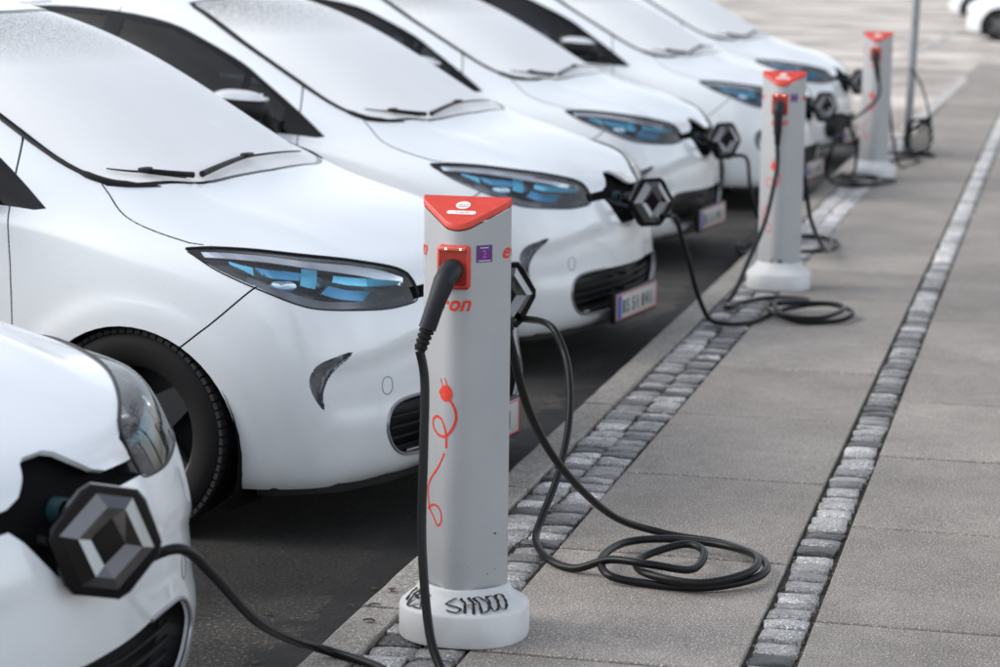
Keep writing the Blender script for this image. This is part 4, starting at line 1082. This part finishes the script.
    INK = mat('marker_ink', (.010, .010, .012), .45)
    if graffiti:
        def fz(z): return float(np.interp(z, [0, 1], [.0, 1]))
        g = empty('graffiti'); g.parent = r
        # strokes lie on the sloping top of the flange: u = angle in degrees from the front, v = 0 outer edge .. 1 inner edge
        def onf(u, v):
            t = R(-90+u); e1, e2 = 2/2.25, 2/(NN+.15); k = v
            a = .153+(.119-.153)*k; c = .143+(.109-.143)*k; z = .0838+(.116-.0838)*k+.0022; e = e1 if k < .8 else e2
            ct, st = math.cos(t), math.sin(t); return Vector((math.copysign(abs(ct)**e, ct)*a, math.copysign(abs(st)**e, st)*c, z))
        strokes = [[(6,.95),(0,.85),(-4,.55),(3,.45),(8,.30),(4,.10),(-3,.20)], [(12,.95),(12,.05)], [(21,1.0),(20,.0)], [(10,.5),(24,.62)], [(27,.95),(28,.10)], [(24,.9),(33,1.0),(38,.6),(35,.2),(26,.08)], [(42,1.0),(39,.5),(42,.15),(48,.3),(52,.8),(47,1.0),(42,.9)], [(54,1.0),(50,.45),(55,.15),(62,.5),(62,.95),(54,1.0)],
                   [(-66,.9),(-58,.2),(-50,.5)], [(-62,.3),(-52,1.0),(-45,.6)], [(-56,.95),(-48,.0),(-40,.3)], [(-50,.7),(-38,.55),(-34,.9)], [(-44,.1),(-33,.45),(-30,.1),(-40,.05)], [(-60,.6),(-42,.8)]]
        for sk in strokes:
            q = catmull([(u, v, 0) for u, v in sk], 6); V = []; F_ = []
            for i, p in enumerate(q):
                a_, b_ = q[max(0, i-1)], q[min(len(q)-1, i+1)]; P0 = onf(p.x, min(1.05, max(-.02, p.y))); d = (onf(b_.x, b_.y)-onf(a_.x, a_.y)); d.z = 0; d.normalize(); wv = Vector((-d.y, d.x, 0))*(.0036+.0009*math.sin(i*1.7))
                A_, B2 = P0+wv, P0-wv; V += [A_, B2]
            for i in range(len(q)-1): F_.append([2*i, 2*i+1, 2*i+3, 2*i+2])
            mesh('stroke', V, F_, INK, g, smooth=False)
    if rust:
        V = [wrap(s_of_x(-.002)+.030*math.cos(t)*(1+.25*math.sin(5*t)), .140+.019*math.sin(t)*(1+.3*math.cos(3*t)), .0008) for t in np.linspace(0, 2*math.pi, 28, endpoint=False)]
        mesh('rust_patch', V, [list(range(28))[::-1]], mat('rust', (.055, .022, .010), .9, var=(60, .5)), r, smooth=False)
    rs_ = random.Random(5)
    for (x, z, q) in ((.0844, .2647, .0045), (.03, .19, .002), (-.01, .23, .0016), (.07, .165, .003), (.085, .175, .0025)):
        s0 = s_of_x(x); V = [wrap(s0+q*math.cos(t)*rs_.uniform(.6, 1), z+q*.6*math.sin(t)*rs_.uniform(.5, 1), .0007) for t in np.linspace(0, 2*math.pi, 8, endpoint=False)]
        mesh('paint_chip', V, [list(range(8))[::-1]], BLACK, r, smooth=False)
    return r
POST_G = 'charging posts along the kerb'
posts = [(-1.385, 5.30), (-1.363, 11.41), (-1.378, 17.27)]
labs = ['nearest light grey charging post with red cap, graffiti scribbled on its white base', 'middle light grey charging post with red cap and a rust spot above its base', 'farthest light grey charging post with red cap, standing beside a thin steel pole']
for i, (x, y) in enumerate(posts):
    p = make_post(i == 0, i == 1, i < 2); p.location = (x, y, .002); tag(p, labs[i], 'charging post', POST_G)

# ================================================================== CHARGING CABLES
def plug_handle(parent, P0, d0, P1, name='connector', car=False):
    """curved hand grip from the socket at P0 (pointing d0 out of it) to its tail at P1; returns tail direction"""
    P0, P1, d0 = Vector(P0), Vector(P1), Vector(d0).normalized()
    c = P0+d0*.062; dn = (P1-c).normalized()
    pts = catmull([P0, P0+d0*.03, P0+d0*.056+dn*.012, c+dn*.035, c*.45+P1*.55+d0*.004, P1], 5)
    n = len(pts); rs_ = []
    for i in range(n):
        t = i/(n-1); rs_.append(.0245+.003*math.sin(math.pi*min(1, t*2.2)) if t < .45 else .0262-.0050*sstep((t-.45)/.45))
    g = empty(name); g.parent = parent
    MB().tube(pts, rs_, 20).build('grip', mat('plug_plastic', (.012, .0135, .018), .5, spec=.25, bump=(160, .0004)), g)
    dt = (pts[-1]-pts[-3]).normalized(); b = MB()
    for k in range(4):
        q = pts[-1]+dt*(.006+k*.013); b2 = MB(); b2.tube([q-dt*.0045, q-dt*.002, q+dt*.002, q+dt*.0045], [.0165-k*.0008, .0185-k*.0008, .0185-k*.0008, .0165-k*.0008], 14).build('strain_ring', RUB, g)
    MB().tube([pts[-1]-dt*.004, pts[-1]+dt*.055], .0138, 12).build('strain_relief', RUB, g)
    b = MB(); b.tube([P0-d0*.012, P0+d0*.004], .0235, 20); b.build('plug_face', BLACK, g)
    return pts[-1]+dt*.055
def cord(parent, P, r=.0110, n=10):
    return MB().tube(catmull(P, n), r, 12).build('cord', CORD, parent)
def make_cable(label, P, car_end, post=None):
    """P: list of points; car_end = index 0 or -1 where the car is"""
    c = empty('charging_cable', (0, 0, 0)); tag(c, label, 'cable', 'charging cables between posts and cars')
    P = [tuple(p) for p in P]
    if car_end == -1: P = P[::-1]
    # car connector hidden behind the open flap
    p0 = Vector(P[0]); p1 = Vector(P[1])
    ca = post['car']; o = car_objs[ca]; M = Matrix.Translation(o.location) @ Matrix.Rotation(o.rotation_euler[2], 4, 'Z')
    sk = M @ Vector((-.13, .02, .682)); hd = (M.to_3x3() @ Vector((1, .15, 0))).normalized()
    t0 = M @ Vector((-.060, .085, .615))
    e = plug_handle(c, sk, hd, t0)
    body = [e, (e+p1)/2+Vector((0, 0, .012))]+[Vector(p) for p in P[1:]] if (e-p1).length > .12 else [e]+[Vector(p) for p in P[1:]]
    if 'post' in post:
        px, py = posts[post['post']]; s_ = post['side']; pc = Vector((px-.008, py+s_*(HY-.006), .920))
        tail = Vector(post['tail']); e2 = plug_handle(c, pc, (0, s_, 0), tail)
        body.append(e2)
    cord(c, body); return c
C0 = [(-1.631,3.93,.592),(-1.63,4.05,.515),(-1.615,4.18,.43),(-1.64,4.5,.24),(-1.675,4.85,.088),(-1.643,5.0,.020),(-1.496,4.93,.014),(-1.36,4.78,.014),(-1.30,4.74,.014),(-1.30,4.83,.016),(-1.37,4.93,.10),(-1.416,5.02,.295),(-1.426,5.066,.503),(-1.434,5.10,.665)]
make_cable('black cable rising from the pavement edge to the front socket of the nearest charging post', C0, 0, {'car': 0, 'post': 0, 'side': -1, 'tail': (-1.432, 5.112, .790)})
C1 = [(-1.312,5.46,.70),(-1.30,5.62,.50),(-1.262,5.85,.303),(-1.191,6.2,.094),(-1.062,6.345,.014),(-.894,6.289,.013),(-.774,6.134,.026),(-.724,6.009,.026),(-.755,5.898,.02),(-.876,5.812,.013),(-1.038,5.816,.013),(-1.127,5.826,.026),(-1.168,5.95,.036),(-1.142,6.151,.03),(-1.024,6.203,.036),(-.861,6.16,.040),(-.757,6.029,.050),(-.76,5.892,.042),(-.871,5.779,.035),(-1.011,5.818,.036),(-1.071,5.936,.03),(-1.051,6.035,.034),(-.965,6.105,.05),(-.904,6.056,.045),(-.916,5.924,.03),(-1.016,5.841,.058),(-1.132,5.88,.052),(-1.233,5.904,.014),(-1.326,5.984,.013),(-1.405,6.175,.014),(-1.409,6.28,.06),(-1.388,6.38,.157),(-1.386,6.5,.267),(-1.403,6.6,.368),(-1.441,6.7,.456),(-1.501,6.76,.533),(-1.55,6.79,.580)]
make_cable('black cable lying in a loose coil on the slabs right of the nearest charging post', C1, -1, {'car': 1, 'post': 0, 'side': 1, 'tail': (-1.337, 5.458, .785)})
C2 = [(-1.683,9.6,.606),(-1.60,9.62,.545),(-1.58,9.7,.448),(-1.566,9.85,.312),(-1.555,10.0,.171),(-1.52,10.15,.03),(-1.431,10.12,.014),(-1.348,10.187,.013),(-1.287,10.415,.014),(-1.204,10.57,.03),(-1.057,10.711,.035),(-.938,10.591,.035),(-.906,10.45,.03),(-.961,10.369,.013),(-1.125,10.287,.013),(-1.269,10.421,.03),(-1.309,10.625,.03),(-1.189,10.633,.045),(-.999,10.599,.055),(-.946,10.43,.055),(-1.032,10.255,.04),(-1.194,10.292,.04),(-1.279,10.609,.05),(-1.164,10.963,.014),(-1.339,10.973,.013),(-1.466,10.767,.013),(-1.499,10.60,.016),(-1.533,10.745,.013),(-1.50,10.8,.053),(-1.461,10.98,.183),(-1.407,11.155,.36),(-1.373,11.22,.561),(-1.366,11.25,.64)]
make_cable('black cable coiled on the pavement in front of the middle charging post', C2, 0, {'car': 2, 'post': 1, 'side': -1, 'tail': (-1.371, 11.26, .785)})
C3 = [(-1.832,12.85,.599),(-1.735,12.85,.514),(-1.705,12.8,.371),(-1.671,12.85,.208),(-1.66,13.15,.05),(-1.745,12.85,-.03),(-1.78,12.915,.02),(-1.787,13.262,-.04),(-1.619,13.319,.014),(-1.365,13.405,.013),(-1.24,13.205,.013),(-1.28,12.867,.013),(-1.464,12.76,.013),(-1.567,12.901,.03),(-1.467,13.269,.036),(-1.285,13.185,.036),(-1.22,12.3,.08),(-1.25,11.8,.30),(-1.27,11.63,.525),(-1.306,11.575,.64)]
make_cable('black cable coiled behind the middle charging post, half hidden by it', C3, 0, {'car': 3, 'post': 1, 'side': 1, 'tail': (-1.315, 11.57, .785)})
C4 = [(-1.593,15.95,.602),(-1.49,16.0,.553),(-1.45,16.1,.444),(-1.42,16.3,.274),(-1.50,16.9,.05),(-1.62,17.4,.013),(-1.66,16.883,.013),(-1.478,16.496,.014),(-1.283,16.715,.013),(-1.19,17.0,.013),(-1.30,16.9,.03),(-1.50,16.8,.03),(-1.573,16.726,.03),(-1.364,16.397,.04),(-1.297,16.875,.04),(-1.50,17.0,.045),(-1.64,16.8,.03),(-1.66,16.6,.10),(-1.62,16.5,.26),(-1.57,16.6,.42),(-1.43,16.85,.52),(-1.346,16.98,.617),(-1.337,17.05,.685)]
make_cable('black cable tangled at the foot of the farthest charging post, running to its front socket', C4, 0, {'car': 4, 'post': 2, 'side': -1, 'tail': (-1.361, 17.10, .785)})
C5 = [(-1.60,19.1,.60),(-1.52,19.1,.50),(-1.48,19.0,.30),(-1.50,18.8,.05),(-1.42,18.6,.014),(-1.30,18.75,.014),(-1.20,18.95,.014),(-1.13,18.7,.014),(-1.24,18.1,.02),(-1.27,17.7,.25),(-1.29,17.5,.50)]
make_cable('black cable hanging behind the farthest charging post beside the thin pole', C5, 0, {'car': 5, 'post': 2, 'side': 1, 'tail': (-1.33, 17.44, .785)})

# ================================================================== UNSEEN TREES ADDED FOR REFLECTIONS
def reflection_tree(x, y, h, seed, lab):
    rs = random.Random(seed); r = empty('reflection_tree', (x, y, 0)); tag(r, lab, 'tree', 'unseen trees added by the pavement to mirror in the windscreens')
    BARK = mat('reflection_tree_bark', (.11, .075, .05), .9, bump=(30, .01)); LF = mat('reflection_tree_autumn_leaf', (.20, .10, .045), .7, var=(2, .5))
    tips = []; lb = MB()
    MB().tube([(0, 0, -.1), (.05, .02, h*.2), (-.04, .05, h*.38), (0, 0, h*.5)], [.24, .19, .16, .12], 12).build('reflection_tree_trunk', BARK, r)
    def grow(p, d, L_, rad, lv):
        q = p+d*L_; m = (p+q)/2+Vector([rs.uniform(-.08, .08)*L_ for _ in range(3)]); lb.tube([p, m, q], [rad, rad*.8, rad*.6], 6 if lv < 2 else 4, cap=False)
        if lv >= 4: tips.append((q, d)); return
        for _ in range(3 if lv < 3 else 2):
            nd = (d+Vector((rs.gauss(0, .55), rs.gauss(0, .55), rs.gauss(.12, .35)))).normalized(); grow(q, nd, L_*rs.uniform(.66, .82), rad*.6, lv+1)
        if lv > 1: tips.append((m, d))
    for k in range(5):
        a = k*1.26+rs.random(); grow(Vector((0, 0, h*(.34+.035*k))), Vector((math.cos(a)*.8, math.sin(a)*.8, .75)).normalized(), h*.17, .085, 0)
    tag(lb.build('reflection_tree_branches', BARK, r), kind='stuff')
    V = []; F_ = []
    for q, d in tips:
        for _ in range(5):
            c = q+Vector((rs.gauss(0, .28), rs.gauss(0, .28), rs.gauss(0, .22))); u = Vector((rs.gauss(0, 1), rs.gauss(0, 1), rs.gauss(0, 1))).normalized(); w = u.cross(Vector((rs.gauss(0, 1), rs.gauss(0, 1), 1))).normalized(); sz = rs.uniform(.05, .09); n = len(V)
            V += [c-u*sz, c+w*sz*.6, c+u*sz, c-w*sz*.6]; F_.append([n, n+1, n+2, n+3])
    tag(mesh('reflection_tree_crown', V, F_, LF, r, smooth=False), kind='stuff')
reflection_tree(4.0, 20.5, 12, 4, 'tall half bare tree, unseen, added right of the pavement for reflections')
reflection_tree(2.4, 26, 12, 6, 'half bare tree, unseen, added right of the thin steel pole for reflections')
reflection_tree(6.5, 33, 13, 9, 'tall half bare tree, unseen, added farther along for reflections')

# ================================================================== POLE, FAR CARS, LITTER
pole = empty('steel_pole', (-1.275, 19.35, 0)); tag(pole, 'thin grey steel pole leaning slightly behind the farthest charging post', 'pole')
STL = mat('galvanised_steel', (.24, .26, .28), .42, .7, var=(6, .2))
MB().tube([(0, 0, -.02), (.03, 0, 1.3), (.06, .02, 3.0)], .032, 16).build('pole_tube', STL, pole)
MB().lathe([(.075, 0), (.075, .012), (.04, .02), (.036, .05)], n=24).build('foot_plate', STL, pole)
cb = empty('cable_bundle', (-1.20, 19.22, 0)); tag(cb, 'black lock cables heaped around the foot of the thin steel pole', 'cable')
for i in range(5):
    t0 = i*1.1; q = [(.02+.10*math.cos(t)+.02*math.sin(2.3*t+i), .06*math.sin(t), .17+.13*math.sin(t+.4*i)*(1-.1*i)+.02*i) for t in np.linspace(t0, t0+2*math.pi, 14)]
    q = [(x, y, max(.012, z)) for x, y, z in q]; MB().tube(catmull(q, 4), .011, 8).build('cable_loop', CORD, cb)
MB().tube(catmull([(-.06, 0, .72), (.02, -.03, .62), (.09, -.02, .42), (.13, 0, .18), (.10, .0, .02)], 6), .009, 8).build('cable_loop', CORD, cb)
MB().tube(catmull([(-.30, .02, .013), (-.1, -.1, .03), (.1, -.06, .016), (.16, .05, .013), (.02, .1, .03), (-.16, .05, .014)], 6), .012, 8).build('cable_loop', CORD, cb)
far_root = None
def far_car(x, y, ang, lab):
    c = copy_tree(car0)
    for ch in list(c.children):
        if ch.name.split('.')[0] in ('charging_flap', 'seat', 'number_plate'):
            for g in list(ch.children): bpy.data.objects.remove(g)
            bpy.data.objects.remove(ch)
    c.name = 'distant_car'; c.location = (x, y, -.004); c.rotation_euler = (0, 0, R(ang)); tag(c, lab, 'car', 'distant cars at the far side'); c['group'] = 'distant cars across the side street'
far_car(-2.05, 46.0, 172, 'white parked car in the distance at the top right edge, nearer of the two')
far_car(-3.1, 60, 172, 'white parked car in the distance at the top right, farther of the two')
LEAF = mat('dry_leaf', (.085, .05, .026), .8, var=(30, .4))
rs = random.Random(11)
def leaf(x, y, z, s_, cat='leaf'):
    V = []; F_ = []; n = 7
    cu = rs.uniform(-.5, .5)
    for i in range(n):
        t = i/(n-1); w = .32*s_*math.sin(math.pi*t)**.8+.0004
        for k in (-1, 0, 1): V.append(((t-.5)*s_, k*w, .12*s_*abs(k)+.10*s_*math.sin(3*t+cu)))
    for i in range(n-1):
        for k in range(2): F_.append([i*3+k, i*3+k+1, (i+1)*3+k+1, (i+1)*3+k])
    o = mesh('fallen_leaf', V, F_, LEAF); o.location = (x, y, z); o.rotation_euler = (rs.uniform(-.1, .1), rs.uniform(-.1, .1), rs.uniform(0, 6.3)); o.location.z -= .005; return o
for x, y, z, w_ in ((-1.632, 5.30, .012, 'on the granite kerb just left of the front charging post'), (-1.655, 5.58, .012, 'on the granite kerb a little beyond the front charging post'), (-1.79, 5.86, -.072, 'on the dark asphalt strip beside the kerb'), (-1.99, 5.55, -.072, 'on the asphalt between the black cable and the front car wheel'), (-1.88, 5.15, -.072, 'on the asphalt just under the sagging black cable')):
    tag(leaf(x, y, z, rs.uniform(.022, .042)), 'small curled brown leaf '+w_, 'leaf', 'dry leaves fallen along the kerb')
for x, y, z, a, w_ in ((-1.66, 5.44, .008, .5, 'on the granite kerb left of the front charging post'), (-1.80, 5.68, -.074, -.4, 'on the asphalt just below the kerb edge')):
    L_ = rs.uniform(.014, .026); o = MB().tube([(-L_, 0, 0), (0, .004, .003), (L_, -.002, 0)], [.0018, .0024, .001], 6).build('fallen_twig', mat('twig', (.09, .06, .035), .9)); o.location = (x, y, z); o.rotation_euler = (0, 0, a)
    tag(o, 'thin brown twig lying '+w_, 'twig', 'twigs fallen along the kerb')
